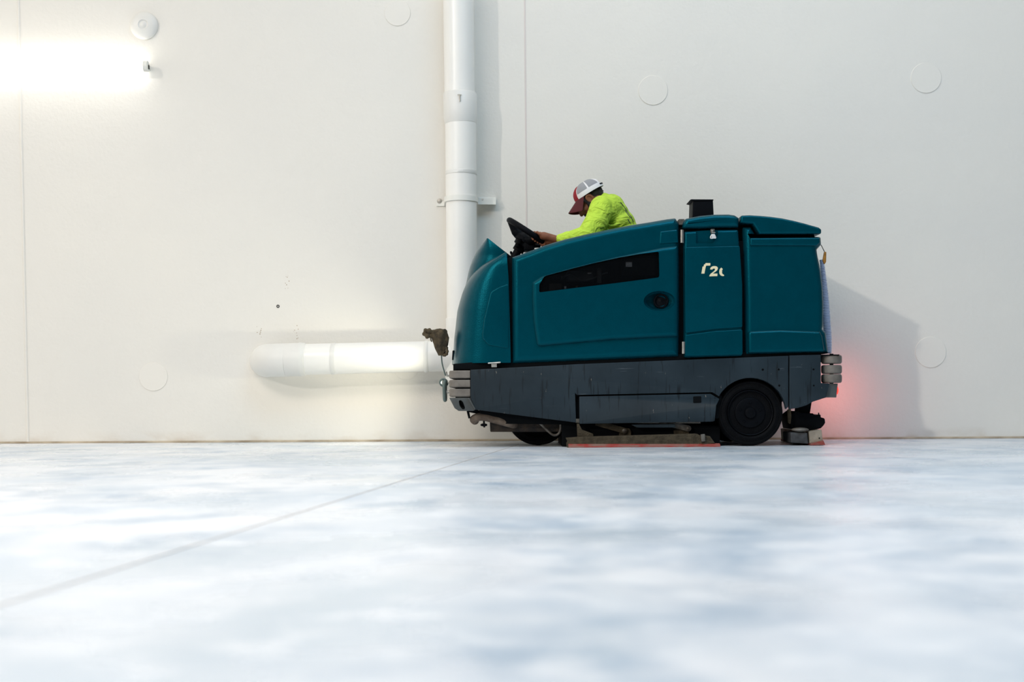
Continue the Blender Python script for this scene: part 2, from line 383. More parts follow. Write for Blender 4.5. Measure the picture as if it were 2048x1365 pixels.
cap(1852, 156, 30.5, False, 'flat round plate in the wall high up near the right edge of the wall')
cap(307, 754, 28.5, False, 'flat round plate in the wall low on the left wall, left of the pipe elbow')
cap(1861, 705, 31, False, 'flat round plate in the wall low at right, behind the machine at the shadow edge')
cap(812, 734, 26, False, 'flat round plate in the wall half hidden behind the horizontal pipe')

# pipework: tall drop, collar, lower run, elbow and the run along the wall
YP = YW - 0.175
root = empty('drain_pipe', (U(920, 720, YP).x, YP, 0.45), 'white plastic pipework: tall pipe behind the machine joining a low horizontal run', 'pipe')
px = lambda p: p / F * YP
def vp(name, pts, m, n=48):
    bm = bmesh.new(); P = [U(x, y, YP) for x, y, r in pts]
    tube(bm, P, [px(r) for x, y, r in pts], n); return link(name, bm, m, root, angle=50)
vp('upper_pipe', [(916, -60, 30.5), (918.5, 120, 30.5), (919.5, 196, 30.5)], 'pipe')
vp('collar', [(920, 187, 32.5), (920, 189, 33.8), (920.8, 232, 33.6), (921.2, 240, 32.8), (921.5, 248, 31.4)], 'pipe_dull')
vp('lower_pipe', [(921.3, 240, 31), (923, 470, 30.8), (924.5, 650, 30.8)], 'pipe')
vp('coupling', [(924.5, 637, 32.0), (924.5, 638, 33.2), (925.5, 682, 33.2), (925.5, 683, 31.8)], 'pipe_dull')
vp('tee', [(925, 676, 34), (925.5, 680, 35.5), (926, 760, 35.5), (926, 764, 34)], 'pipe_dull')
vp('joint_band', [(922.2, 343, 31.2), (922.2, 343.5, 31.7), (922.4, 350, 31.7), (922.4, 350.5, 31.2)], 'pipe_dull')
vp('horizontal_pipe', [(930, 712, 30.5), (850, 713.5, 30.5), (620, 719, 31), (560, 721, 31)], 'pipe')
vp('coupling', [(612, 719.4, 31.5), (610, 719.4, 33.2), (600, 719.5, 34.2), (596, 719.6, 33.4), (572, 720.5, 33.4), (570, 720.6, 32)], 'pipe_dull')
vp('tape_band', [(672, 717.8, 31.3), (671, 717.8, 31.6), (664, 718, 31.6), (663, 718, 31.3)], 'pipe_dull')
vp('tape_band', [(857, 713.6, 31.2), (855, 713.6, 32), (850, 713.7, 32), (849, 713.7, 31.2)], 'pipe_dull')
bm = bmesh.new(); P = []
c0 = U(570, 720.6, YP); RB = YW - YP + 0.001
for k in range(13):
    a = k / 12 * math.pi / 2; P.append(c0 + Vector((-0.16 * math.sin(a), RB * (1 - math.cos(a)), 0)))
P[0] = c0 + Vector((0.01, 0, 0))
tube(bm, P, [px(33.4) * (1 + 0.0 * k) for k in range(13)], 48)
for v in bm.verts: v.co.y = min(v.co.y, YW - 0.001)
link('elbow', bm, 'pipe_dull', root, angle=60)

# strap holding the tall pipe
sx = U(922, 400, YP); rr = px(32.3)
bm = bmesh.new(); path = [(U(873, 402, YW).x, YW - 0.006), (sx.x - rr - 0.012, YW - 0.008)]
for k in range(0, 25):
    a = math.pi + k / 24 * math.pi; path.append((sx.x + rr * math.cos(a), YP + rr * math.sin(a)))
path += [(sx.x + rr + 0.004, YW - 0.075), (U(992, 402, YW - 0.05).x, YW - 0.07)]
hh = 5.2 / F * YP; t = 0.004; R0 = []
for i, (x, y) in enumerate(path):
    a = Vector(path[max(i - 1, 0)]); b2 = Vector(path[min(i + 1, len(path) - 1)]); d = (b2 - a).normalized(); nn = Vector((d.y, -d.x)) * t
    R0.append([(x + nn.x, y + nn.y, sx.z - hh), (x + nn.x, y + nn.y, sx.z + hh), (x - nn.x, y - nn.y, sx.z + hh), (x - nn.x, y - nn.y, sx.z - hh)])
rings(bm, R0); link('strap_band', bm, 'strap', root)
bm = bmesh.new(); c_ = U(974, 401, YW - 0.05); box(bm, (U(954, 0, YW - .05).x, YW - 0.062, c_.z - hh * 1.15), (U(990, 0, YW - .05).x, YW, c_.z + hh * 1.15), 0.003); link('stand_off_bracket', bm, 'strap', root)
for (x, y, Y, r_) in ((879, 402.5, YW - 0.008, 5.2), (965, 400, YW - 0.072, 2.6), (980, 406.5, YW - 0.06, 1.8)):
    bm = bmesh.new(); c_ = U(x, y, Y); s_ = r_ / F * Y; lathe(bm, c_, (0, 1, 0), [(s_, 0.008), (s_, -0.002), (s_ * 0.55, -0.0025), (s_ * 0.55, -0.007), (0.0005, -0.008)], 20); link('bolt', bm, 'metal', root)
bm = bmesh.new(); tube(bm, [U(919, 189, YP - 0.125), U(920, 203, YP - 0.125)], 0.004, 8); tube(bm, [U(915, 189, YP - 0.123), U(923.5, 189.5, YP - 0.123)], 0.003, 8)
link('bolt', bm, 'metal', root)
bm = bmesh.new(); lathe(bm, U(556, 613, YW), (0, 1, 0), [(0.011, 0.004), (0.011, -0.003), (0.006, -0.003), (0.005, 0.001), (0.0005, 0.001)], 20)
tag(link('anchor_plug', bm, 'hole'), 'tiny dark anchor hole in the wall above the pipe elbow', 'hole')
# chips in the paint above the elbow: one thing per scuffed patch
for (x, y, wd, hg, cnt, lab) in ((577, 566, 7, 16, 9, 'brown paint scuff on the wall above the dark anchor hole'), (519, 668, 6, 16, 9, 'brown paint scuff on the wall left of the pipe elbow top'), (592, 664, 6, 14, 8, 'faint dark scuff on the wall over the pipe coupling')):
    bm = bmesh.new()
    for k in range(cnt):
        c_ = U(x + random.uniform(-wd, wd), y + random.uniform(-hg, hg), YW); s_ = random.uniform(0.0015, 0.004)
        lathe(bm, c_, (0, 1, 0), [(s_, 0.002), (s_, -0.0008), (0.0003, -0.001)], 7)
    tag(link('paint_scuff', bm, 'dirt'), lab, 'scuff mark')['kind'] = 'stuff'

# wall lamp, top left
root = empty('wall_lamp', (U(140, 131, YW).x, YW, U(140, 131, YW).z), 'long lit tube lamp glowing on the wall at top left', 'lamp')
a, b_ = U(-120, 131, YW - 0.07), U(289, 133, YW - 0.07)
bm = bmesh.new(); tube(bm, [a, b_], 0.036, 20); link('tube', bm, 'tube', root)
bm = bmesh.new(); box(bm, (a.x - 0.01, YW - 0.025, a.z - 0.02), (b_.x + 0.01, YW, a.z + 0.02), 0.006); link('housing', bm, 'strap', root)
for p, s_ in ((a, -1), (b_, 1)):
    bm = bmesh.new(); tube(bm, [p - Vector((0.005 * s_, 0, 0)), p + Vector((0.025 * s_, 0, 0))], 0.038, 20); box(bm, (min(p.x, p.x + .025 * s_), YW - 0.07, p.z - 0.02), (max(p.x, p.x + .025 * s_), YW - 0.01, p.z + 0.02), 0.004); link('end_cap', bm, 'strap', root)

# ---------------------------------------------------------------- the floor scrubber
S = empty('floor_scrubber', (U(1290, 893, YC).x, YC, 0), 'large teal ride-on floor scrubber with dark grey chassis, parked along the white wall', 'floor scrubber')

# rear core and gap backing
panel('inner_frame', [(1330, 452), (1372, 452), (1480, 450), (1480, 480), (1500, 480), (1500, 722), (1330, 722)], YN + 0.05, YF - 0.05, 'gap', S, r=0.005, rad=2, Yref=YN)
panel('front_bulkhead', [(1004, 545), (1016, 515), (1024, 512), (1036, 521), (1036, 728), (1004, 728)], YN + 0.035, YF - 0.04, 'gap', S, r=0.004, rad=2, Yref=YN)
panel('chassis_deck', [(906, 728), (1030, 718), (1645, 700), (1645, 725), (945, 745), (906, 745)], YN + 0.03, YF - 0.03, 'gap', S, r=0.004, rad=1, Yref=YN)

# front fairing (nose), lofted row by row
def nose(name, sil, back, yhalf, zpts, Ysil, expo, m, ctr=YC, parent=S, shoulder=0.0):
    def interp(tab, v):
        for (v0, a0), (v1, a1) in zip(tab, tab[1:]):
            if v0 >= v >= v1: return a0 + (a1 - a0) * (v0 - v) / (v0 - v1)
        return tab[-1][1]
    rr = []; y_lo, y_hi = sil[0][0], sil[-1][0]
    for py in zpts:
        xf = U(interp(sil, py), py, Ysil).x; z = U(interp(sil, py), py, Ysil).z; xb = U(interp(back, py), py, YN).x
        a = max(xb - xf, 0.01)
        hw = yhalf - shoulder * max(0.0, 1 - (py - y_hi) / 30.0) ** 2
        ring = []
        for k in range(41):
            t = math.pi * k / 40 - math.pi / 2; ct, st_ = math.cos(t), math.sin(t)
            x = xb - a * (abs(ct) ** (2 / expo)); y = ctr + hw * (abs(st_) ** (2 / expo)) * (1 if st_ > 0 else -1)
            ring.append((x, y, z))
        rr.append(ring)
    bm = bmesh.new(); rings(bm, rr); return link(name, bm, m, parent, angle=50)
YS = YN + 0.16
sil = [(728, 901), (722, 901), (700, 904), (675, 905.5), (655, 908), (640, 909.5), (619, 912), (600, 917), (585, 921.5), (577, 924.5), (567, 929), (555, 936), (544, 945), (533, 957), (524, 971), (515, 990), (509, 1008)]
back = [(728, 1021.5), (697, 1021), (560, 1017), (509, 1013)]
zp = [728, 725, 722] + [722 - (722 - 545) * k / 26 for k in range(1, 27)] + [540, 536, 532, 528, 524, 520, 516, 513, 511, 509.5]
fair = nose('front_fairing', sil, back, (YF - YN) / 2, zp, YS, 3.4, 'teal', shoulder=0.035)
# inlaid panel on the fairing
panel('fairing_panel', [(1017.5, 567), (998, 574, 6), (981, 584, 12), (968, 640, 30), (964, 676, 16), (977, 691, 12), (1018.5, 698)], YN - 0.004, YN + 0.05, 'teal', S, r=0.008, rad=4, seg=5)
# hood in the middle
silh = [(600, 922), (560, 932), (545, 935), (530, 939), (515, 945), (502, 952), (490, 962), (482, 972)]
backh = [(600, 1016), (515, 1015), (505, 1003), (482, 974.5)]
nose('hood', silh, backh, 0.33, [600 - 3 * k for k in range(39)] + [483.5, 482.5], YN + 0.3, 3.0, 'teal', shoulder=0.02)
bm = bmesh.new(); a0, a1 = U(976, 480.5, YN + 0.16), U(1021, 515, YN + 0.16); d = (a1 - a0).normalized(); n_ = Vector((-d.z, 0, d.x)); n_ = n_ if n_.z > 0 else -n_
prism(bm, [Vector((p.x, p.z)) for p in (a0 - n_ * 0.012, a1 - n_ * 0.012, a1 + n_ * 0.008, a0 + n_ * 0.008)], YN + 0.16, YF - 0.16, 0.003, 2); link('dashboard', bm, 'black', S)
# seam shoulder cap between fairing and hood
panel('headlight_bezel', [(906, 702), (915, 702), (915, 722), (905, 722)], YC - 0.24, YC + 0.24, 'gap', S, r=0.004, rad=2, Yref=YN + 0.3)

# side cover with the smoked window, near and far
top = [(1023.5, 514), (1045, 506.5), (1090, 489.5), (1130, 477.5), (1174, 467), (1215, 458), (1257, 449.8), (1300, 443), (1335, 437)]
cov = top + [(1352, 435, 7), (1359, 446, 4), (1360, 600), (1359, 714), (1290, 717.5), (1024, 728)]
side = panel('side_cover', [(x, y, 0) if i < len(top) and i else (x, y) for i, (x, y, *r_) in enumerate([p if len(p) == 3 else (*p, 3) for p in cov])], YN, YN + 0.24, 'teal', S, r=0.045, rad=3, seg=8)
farside = panel('side_cover', [(x, y, 0) if i < len(top) and i else (x, y) for i, (x, y, *r_) in enumerate([p if len(p) == 3 else (*p, 3) for p in cov])], YF - 0.24, YF, 'teal', S, r=0.045, rad=3, seg=6, Yref=YN)
raised = panel('door_skin', [(1064, 565, 6), (1083, 552, 8), (1142, 535, 0), (1236, 512, 0), (1326, 494, 4), (1357, 490), (1357, 674), (1220, 681, 0), (1074, 694, 8), (1066, 640, 0), (1064, 600, 0)], YN - 0.026, YN + 0.05, 'teal', S, r=0.030, rad=4, seg=5)
winpts = [(1078, 586, 3), (1078.5, 570, 10), (1089, 553, 12), (1142, 538.6, 0), (1190, 526.5, 0), (1235.7, 516.5, 0), (1280, 508.8, 0), (1317, 504, 4), (1318, 556, 5), (1230, 567.5, 0), (1150, 577, 0)]
for tgt in (side, raised):
    bm = bmesh.new(); prism(bm, xz(fillet(winpts, 4), YN), YN - 0.06, YN + 0.16, 0.001, 1); cut(tgt, bm)
# fuel cap pocket
for tgt in (side, raised):
    bm = bmesh.new(); c_ = U(1318, 603, YN); ellipsoid(bm, c_ + Vector((0, -0.036, 0)), (0.098, 0.062, 0.062), n=40); cut(tgt, bm)
bm = bmesh.new(); c_ = U(1322, 602.5, YN + 0.004)
lathe(bm, c_, (0, 1, 0), [(0.046, 0.07), (0.046, 0.004), (0.043, -0.002), (0.037, -0.002), (0.034, 0.012), (0.032, 0.014), (0.006, 0.012), (0.001, 0.008)], 40); link('filler_cap', bm, 'black', S)
# engine bay contents, seen through the pane
bay = panel('engine_bay', [(p[0], p[1]) for p in winpts], YN + 0.135, YN + 0.155, 'gap', S, r=0.001, seg=1, rad=4, Yref=YN)
def item(name, x0, y0, x1, y1, d0, d1, m, r=0.003):
    bm = bmesh.new(); A, B = U(x0, y1, YN), U(x1, y0, YN); box(bm, (A.x, YN + d0, A.z), (B.x, YN + d1, B.z), r); return link(name, bm, m, bay)
item('filter_box', 1099, 566, 1124, 582, 0.04, 0.13, 'rust'); item('control_unit', 1135, 540, 1188, 560, 0.06, 0.13, 'inner'); item('bracket', 1196, 535, 1204, 566, 0.05, 0.13, 'inner')
item('warning_sticker', 1252, 524, 1264.5, 533.5, 0.012, 0.02, 'sticker', 0.001); item('panel_plate', 1244, 514, 1312, 552, 0.03, 0.12, 'gap'); item('clip', 1129, 572, 1133, 577, 0.03, 0.04, 'sticker', 0.0005)
item('clip', 1152, 571, 1156, 575, 0.03, 0.04, 'dullmetal', 0.0005); item('label_strip', 1176, 544, 1184, 546.5, 0.05, 0.06, 'sticker', 0.0005); item('clip', 1122, 551, 1126, 554, 0.04, 0.05, 'dullmetal', 0.0005)
bm = bmesh.new(); tube(bm, smooth_path([U(1122, 560, YN + .08), U(1140, 548, YN + .05), U(1168, 562, YN + .05), U(1215, 545, YN + .07)]), 0.007, 10); link('engine_hose', bm, 'inner', bay)
panel('window_pane', winpts, YN - 0.006, YN - 0.003, 'glass', S, r=0.0008, rad=4, seg=1, Yref=YN)
# raised tab at the hinge side of the cover
panel('cover_tab', [(1320, 463), (1355, 459), (1357, 486), (1318, 489)], YN - 0.006, YN + 0.05, 'teal', S, r=0.01, rad=3, Yref=YN)

# service column
colp = panel('service_door', [(1368, 463), (1420, 460, 0), (1477, 459), (1480, 500, 0), (1484, 570, 0), (1485, 640, 0), (1485.5, 713), (1368.5, 716)], YN, YF, 'teal', S, r=0.02, rad=4, seg=6)
bm = bmesh.new(); prism(bm, xz(fillet([(1392, 455), (1436, 455), (1436, 470, 8), (1426, 487, 8), (1392, 487, 2)], 3), YN), YN - 0.05, YN + 0.022, 0.001, 1); cut(colp, bm)
panel('door_band', [(1369.5, 495), (1479, 492.5), (1484, 570, 0), (1484.3, 655), (1430, 659, 0), (1370, 667)], YN - 0.012, YN + 0.03, 'teal', S, r=0.005, rad=3, Yref=YN)
panel('door_band', [(1370, 670.5), (1430, 662.5, 0), (1484.5, 659.5), (1485, 710), (1369.5, 713)], YN - 0.012, YN + 0.03, 'teal', S, r=0.006, rad=3, Yref=YN)
panel('column_lid', [(1366, 457), (1366, 446, 6), (1372, 437, 6), (1400, 431.5, 0), (1430, 428.6, 0), (1458, 428.3, 0), (1470, 430, 6), (1478, 435, 4), (1478.5, 454.5)], YN - 0.006, YF, 'teal', S, r=0.03, rad=3, seg=8, Yref=YN)
bm = bmesh.new()
for yy in (YN + 0.03,): box(bm, (U(1357, 0, YN).x, yy, U(0, 452, YN).z - .01), (U(1368, 0, YN).x, YF - .05, U(1360, 437, YN).z)); 
link('lid_hinge_bar', bm, 'dullmetal', S)
# rear tank
tank = panel('rear_tank', [(1488, 453, 2), (1504, 452.5, 1), (1516, 473, 1), (1645, 472, 4), (1646, 488, 6), (1637, 498, 3), (1639, 512, 0), (1645, 540, 0), (1649, 575, 0), (1650.5, 610, 0), (1650, 650, 0), (1648.5, 658, 1), (1655, 665, 5), (1658.5, 690, 0), (1660, 707, 2), (1492, 711, 3), (1491, 600, 0)], YN + 0.01, YF - 0.01, 'teal', S, r=0.045, seg=10, Yref=YN)
panel('tank_band', [(1500, 476), (1640, 475), (1641, 486, 4), (1634, 492), (1500, 491.5)], YN - 0.002, YN + 0.06, 'teal', S, r=0.012, rad=2, Yref=YN)
panel('tank_band', [(1496, 663, 6), (1560, 660, 0), (1640, 663, 5), (1645, 672, 5), (1650, 704, 3), (1497, 707)], YN - 0.008, YN + 0.06, 'teal', S, r=0.02, rad=3, seg=6, Yref=YN)
panel('tank_lid', [(1481, 446, 2), (1481.5, 431, 4), (1500, 430.3, 0), (1520, 431.5, 0), (1542, 433.5, 0), (1564, 436.5, 0), (1586, 441, 0), (1608, 446.5, 0), (1638, 455, 3), (1643, 459, 3), (1643, 468, 3), (1519, 468.5, 2), (1506, 448, 2)], YN - 0.004, YF, 'teal', S, r=0.015, seg=7, Yref=YN)
panel('tank_core', [(1479, 444), (1500, 444), (1520, 465), (1636, 465), (1636, 480), (1636, 710), (1479, 712)], YN + 0.09, YF - 0.09, 'gap', S, r=0.004, Yref=YN)

# black beacon box
bx = panel('beacon_box', [(1386, 402, 1), (1426, 400, 1), (1428.5, 450), (1384.5, 450)], YN + 0.34, YN + 0.52, 'black', S, r=0.004, rad=1, Yref=YN + 0.34)
panel('box_flange', [(1379, 400.3, .5), (1383, 399, .5), (1426.5, 399.3, .5), (1427, 401.2, .3), (1388, 402.5, .3)], YN + 0.335, YN + 0.525, 'black', bx, r=0.001, rad=0, Yref=YN + 0.34)

# hinges, latch, padlock, lettering
for (x, y0, y1) in ((1363.5, 460, 486), (1366.5, 684, 708)):
    bm = bmesh.new(); A, B = U(x, y0, YN - 0.01), U(x, y1, YN - 0.01); tube(bm, [A, A.lerp(B, 0.49), A.lerp(B, 0.495), A.lerp(B, 0.505), A.lerp(B, 0.51), B], [0.0085, 0.0085, 0.006, 0.006, 0.0085, 0.0085], 12)
    box(bm, (A.x, YN - 0.004, B.z), (A.x + 0.012, YN + 0.002, A.z)); link('hinge', bm, 'metal', S)
bm = bmesh.new(); A, B = U(1421, 466, YN), U(1428.5, 459, YN); box(bm, (A.x, YN - 0.018, A.z), (B.x, YN + 0.01, B.z), 0.002)
lt = link('latch', bm, 'dullmetal', S)
bm = bmesh.new(); c_ = U(1424.5, 462, YN - 0.02); lathe(bm, c_, (0, 1, 0), [(0.006, 0.004), (0.006, -0.002), (0.0005, -0.003)], 14); box(bm, (A.x + .003, YN - .021, A.z - .004), (B.x + .004, YN - .015, A.z + .001), .001); link('latch_tongue', bm, 'metal', lt)
lock = panel('padlock', [(1422, 469.5), (1428.5, 469.5), (1431.5, 476, 3), (1430.5, 478.8, 2), (1427, 478, 1), (1424, 478.8, 1), (1419.5, 478.5, 2), (1419, 475, 3)], YN - 0.026, YN - 0.008, 'chrome', S, r=0.003, rad=1, Yref=YN)
bm = bmesh.new(); tube(bm, smooth_path([U(1422.8, 471, YN - .017), U(1423, 467.5, YN - .017), U(1425.5, 465.8, YN - .017), U(1428, 467.5, YN - .017), U(1428, 471, YN - .017)]), 0.0022, 8); link('shackle', bm, 'dullmetal', lock)
panel('keyway', [(1421, 472.3), (1421.9, 472.3), (1421.9, 477), (1421, 477)], YN - 0.0268, YN - 0.02, 'black', lock, r=0.0002, rad=0, Yref=YN)
def glyph(pts): # coordinates read off an enlarged view, 9.75 px to the pixel
    return [(1380 + x / 9.75, 440 + y / 9.75) for x, y in pts]
G = [glyph([(215, 1053), (240, 915), (258, 915), (268, 875), (290, 868), (298, 848), (390, 848), (392, 882), (385, 898), (310, 898), (298, 930), (275, 1053)]),
     glyph([(385, 972), (392, 942), (410, 922), (440, 908), (480, 905), (515, 914), (536, 936), (536, 965), (520, 992), (490, 1018), (455, 1040), (440, 1052), (530, 1052), (525, 1102), (445, 1104), (370, 1108), (376, 1080), (400, 1052), (440, 1022), (468, 998), (482, 975), (478, 958), (462, 953), (442, 960), (428, 975)]),
     glyph([(603, 935), (615, 950), (630, 958), (628, 978), (612, 990), (622, 1000), (616, 1030), (625, 1058), (645, 1070), (658, 1082), (655, 1100), (625, 1102), (590, 1088), (568, 1055), (563, 1015), (570, 975), (585, 952)])]
for g in G:
    bm = bmesh.new(); poly = xz(g, YN); y0 = YN - 0.0135
    rings(bm, [[(p.x, y0, p.y) for p in poly], [(p.x, YN - 0.011, p.y) for p in poly]]); link('lettering', bm, 'cream', S, smooth=False)

# lower chassis ------------------------------------------------------------
wc = (1501, 828.5); wr = 67
arch = [(wc[0] + (wr + 5) * math.cos(a), wc[1] - (wr + 5) * math.sin(a), 0) for a in [R(8 + (172 - 8) * k / 26) for k in range(27)]]
chp = [(941, 740, 1), (1160, 728.5, 0), (1400, 719, 0), (1577, 712, 1), (1577, 814, 2)] + [p for p in arch if p[0] < 1574] + [(1430, 843, 1), (1425, 846, 1), (1153, 846, 1), (1023, 829.5, 1), (951, 820, 2), (941, 796, 1)]
ch = panel('chassis', chp, YN, YN + 0.045, 'chassis', S, r=0.004, rad=1, seg=2)
bm = bmesh.new(); prism(bm, xz(fillet([(1150, 786), (1154, 790.5, 0), (1425, 785.0, 0), (1446, 798), (1470, 815), (1470, 880), (1153, 880)], 0), YN), YN - 0.02, YN + 0.1, 0.0002, 1); cut(ch, bm)
panel('chassis_side', chp[:5] + [(1565, 845, 1), (1153, 842, 1), (1023, 827, 1), (953, 816, 2), (943, 796, 1)], YF - 0.045, YF, 'chassis', S, r=0.004, rad=1, seg=2, Yref=YN)
flap = panel('access_flap', [(1158.5, 793.5), (1421, 788, 0), (1439, 798.5, 0)] + [p for p in reversed(arch) if p[0] < 1440 and p[1] > 800] + [(1429.5, 842.5, 0), (1425, 844, 0), (1159, 848.5)], YN + 0.002, YN + 0.03, 'chassis', S, r=0.003, rad=1, seg=2, Yref=YN)
panel('flap_latch', [(1386.5, 793.5), (1402.5, 793), (1402.5, 806), (1386.5, 806.5)], YN - 0.001, YN + 0.01, 'gap', flap, r=0.001, rad=1.5, seg=1, Yref=YN)
panel('flap_backing', [(1150, 784), (1430, 781), (1446, 792), (1440, 838), (1150, 838)], YN + 0.034, YN + 0.048, 'gap', S, r=0.002, seg=1, Yref=YN)
rp = panel('rear_side_plate', [(1578.8, 711.5), (1641.5, 710), (1642, 766.5, 0), (1659, 767.2), (1652.5, 795.5), (1626, 804, 1), (1613, 811, 2), (1596, 816.5, 1), (1579, 819)], YN, YN + 0.04, 'chassis', S, r=0.003, rad=1, seg=2)
panel('rear_side_plate', [(1578.8, 711.5), (1641.5, 710), (1642, 766.5, 0), (1659, 767.2), (1652.5, 795.5), (1626, 804, 1), (1613, 811, 2), (1596, 816.5, 1), (1579, 819)], YF - 0.04, YF, 'chassis', S, r=0.003, rad=1, seg=2, Yref=YN)
for (x, y, r_) in ((1525.5, 739.8, 2.3), (1557.5, 739.4, 2.1), (1627, 739.3, 2.0), (1627.5, 771.7, 1.8), (1558.5, 771.7, 2.2)):
    bm = bmesh.new(); c_ = U(x, y, YN); s_ = r_ / F * YN; lathe(bm, c_, (0, 1, 0), [(s_, 0.004), (s_, -0.001), (s_ * 0.6, -0.002), (0.0005, -0.001)], 16); link('screw', bm, 'gap', S)
bm = bmesh.new(); A = U(1652, 795, YN); B = U(1675, 767.5, YN + 0.03)
pl = xz([(1645, 767.5), (1676, 767.5), (1673, 795.5), (1645, 795)], YN + 0.03); prism(bm, pl, YN + 0.03, YF - 0.03, 0.004, 2); link('rear_bumper_plate', bm, 'grey_panel', S)
# body under the deck: inner structure
panel('underframe', [(985, 742), (1575, 725), (1640, 725), (1640, 770), (1575, 790), (1575, 842), (1160, 838), (1023, 822), (966, 814), (966, 742)], YN + 0.16, YF - 0.1, 'gap', S, r=0.01, rad=2, Yref=YN)

# bumper rollers
def roller(xc, yc, rp_, hp, Y0):
    bm = bmesh.new(); c_ = U(xc, yc, Y0); r_ = rp_ / F * YN; h2 = hp / F * YN / 2
    prof = [(0.001, -h2), (r_ * 0.86, -h2), (r_ * 0.97, -h2 * 0.8), (r_, -h2 * 0.45), (r_, h2 * 0.45), (r_ * 0.97, h2 * 0.8), (r_ * 0.86, h2), (0.001, h2)]
    lathe(bm, c_, (0, 0, 1), prof, 40); return link('bumper_roller', bm, 'roller', S)
YR = YN + 0.075
for yc in (719.5, 739.5, 757.8): roller(1663, yc, 20.5, 17.5, YR)
for yc in (719.5, 739.5, 757.8): roller(1663, yc, 20.5, 17.5, YF - 0.075)
bm = bmesh.new(); tube(bm, [U(1663, 708, YR), U(1663, 768, YR)], 0.012, 12); tube(bm, [U(1663, 708, YF - .075), U(1663, 768, YF - .075)], 0.012, 12); box(bm, (U(1640, 0, YN).x, YN + 0.01, U(1640, 711.5, YN).z), (U(1676, 0, YN).x, YF - 0.01, U(1640, 709.5, YN).z)); link('roller_bracket', bm, 'gap', S)
# front bumper pads: three wrap-around bars
for i, (y0, y1) in enumerate(((741.5, 757.3), (760.2, 775.3), (778.2, 794.2))):
    bm = bmesh.new(); zt, zb = U(900, y0, YN).z, U(900, y1, YN).z; x0, x1 = U(898, 760, YN + .05).x, U(940, 760, YN).x; rr_ = []
    path = [(x1, YN + 0.004), (x0 + 0.055, YN + 0.004)] + [(x0 + 0.055 - 0.055 * math.sin(a), YN + 0.004 + 0.06 * (1 - math.cos(a))) for a in [math.pi / 2 * k / 8 for k in range(1, 9)]]
    path += [(x0, YC)] + [(x, YF + YN - y) for x, y in reversed(path)]
    for x, y in path:
        k_ = path.index((x, y)); a = Vector(path[max(k_ - 1, 0)]); b2 = Vector(path[min(k_ + 1, len(path) - 1)]); d = (b2 - a).normalized(); inn = Vector((d.y, -d.x))
        zc, hz = (zt + zb) / 2, (zt - zb) / 2; prof = [(0.030, -1), (0.006, -1), (0.0, -0.72), (0.0, 0.72), (0.006, 1), (0.030, 1)]
        rr_.append([(x + inn.x * q, y + inn.y * q, zc + hz * s_) for q, s_ in prof])
    rings(bm, rr_); link('bumper_pad', bm, 'roller', S, angle=30)
panel('bumper_core', [(910, 738), (941, 738), (941, 797), (910, 797)], YN + 0.03, YF - 0.03, 'gap', S, r=0.003, Yref=YN)
# angled front plates with the slot
fp = panel('front_corner_plate', [(898, 796, 1), (941, 796, 1), (951, 820, 1), (946, 822.5, 1), (917, 822.5, 2), (909, 817, 1)], YN + 0.012, YN + 0.03, 'grey_panel', S, r=0.002, rad=1, seg=2, Yref=YN)
bm = bmesh.new(); prism(bm, xz(fillet([(917, 801.5), (922, 801), (926, 805), (930, 816), (929, 819.5), (924.5, 819.5), (919, 812)], 3), YN), YN - 0.05, YN + 0.1, 0.0005, 1); cut(fp, bm)
panel('plate_brace', [(935, 797), (939, 796), (951.5, 818.5), (949.5, 820.5)], YN - 0.004, YN + 0.02, 'grey_panel', S, r=0.003, rad=1, seg=2, Yref=YN)
panel('front_corner_plate', [(898, 796, 1), (941, 796, 1), (951, 820, 1), (917, 822.5, 2), (909, 817, 1)], YF - 0.03, YF - 0.012, 'grey_panel', S, r=0.002, rad=1, seg=2, Yref=YN)
panel('front_under_plate', [(899, 796, .5), (902, 796, .5), (918, 821, .5), (914.5, 821, .5)], YN + 0.10, YF - 0.03, 'grey_panel', S, r=0.001, rad=0, seg=1, Yref=YN)

# wheels
def wheel(cx_, cy_, r_, wdt, Y0):
    c_ = U(cx_, cy_, Y0); c_.z = r_ + 0.0015
    bm = bmesh.new(); lathe(bm, c_, (0, 1, 0), [(r_ * 0.70, wdt), (r_ * 0.93, wdt), (r_ * 0.985, wdt - 0.012), (r_, wdt - 0.03), (r_, 0.03), (r_ * 0.985, 0.012), (r_ * 0.95, 0.003), (r_ * 0.94, 0.0), (r_ * 0.90, 0.0), (r_ * 0.885, 0.004), (r_ * 0.78, 0.0), (r_ * 0.72, 0.006), (r_ * 0.70, 0.02)], 72)
    t_ = link('tyre', bm, 'rubber', S, angle=35)
    bm = bmesh.new(); lathe(bm, c_, (0, 1, 0), [(r_ * 0.705, wdt - .01), (r_ * 0.705, 0.012), (r_ * 0.68, 0.004), (r_ * 0.66, 0.006), (r_ * 0.64, 0.024), (r_ * 0.47, 0.022), (r_ * 0.45, 0.012), (r_ * 0.43, 0.010), (r_ * 0.18, 0.012), (r_ * 0.16, -0.002), (r_ * 0.10, -0.006), (r_ * 0.03, -0.008), (0.001, -0.008)], 64)
    h_ = link('wheel_rim', bm, 'rim', t_, angle=35)
    for k in range(5):
        a = 2 * math.pi * k / 5 + 0.3; q = c_ + Vector((math.cos(a) * r_ * 0.32, 0.006, math.sin(a) * r_ * 0.32)); bm = bmesh.new(); lathe(bm, q, (0, 1, 0), [(0.008, 0.01), (0.008, 0), (0.001, -0.001)], 6); link('lug_nut', bm, 'rim', t_)
    return t_
wheel(wc[0], wc[1], 66.0 / F * (YN + 0.03), 0.10, YN + 0.03)
wheel(wc[0], wc[1], 66.0 / F * (YN + 0.03), 0.10, YF - 0.14)
wheel(1076, 828, 0.205, 0.12, YN + 0.30)
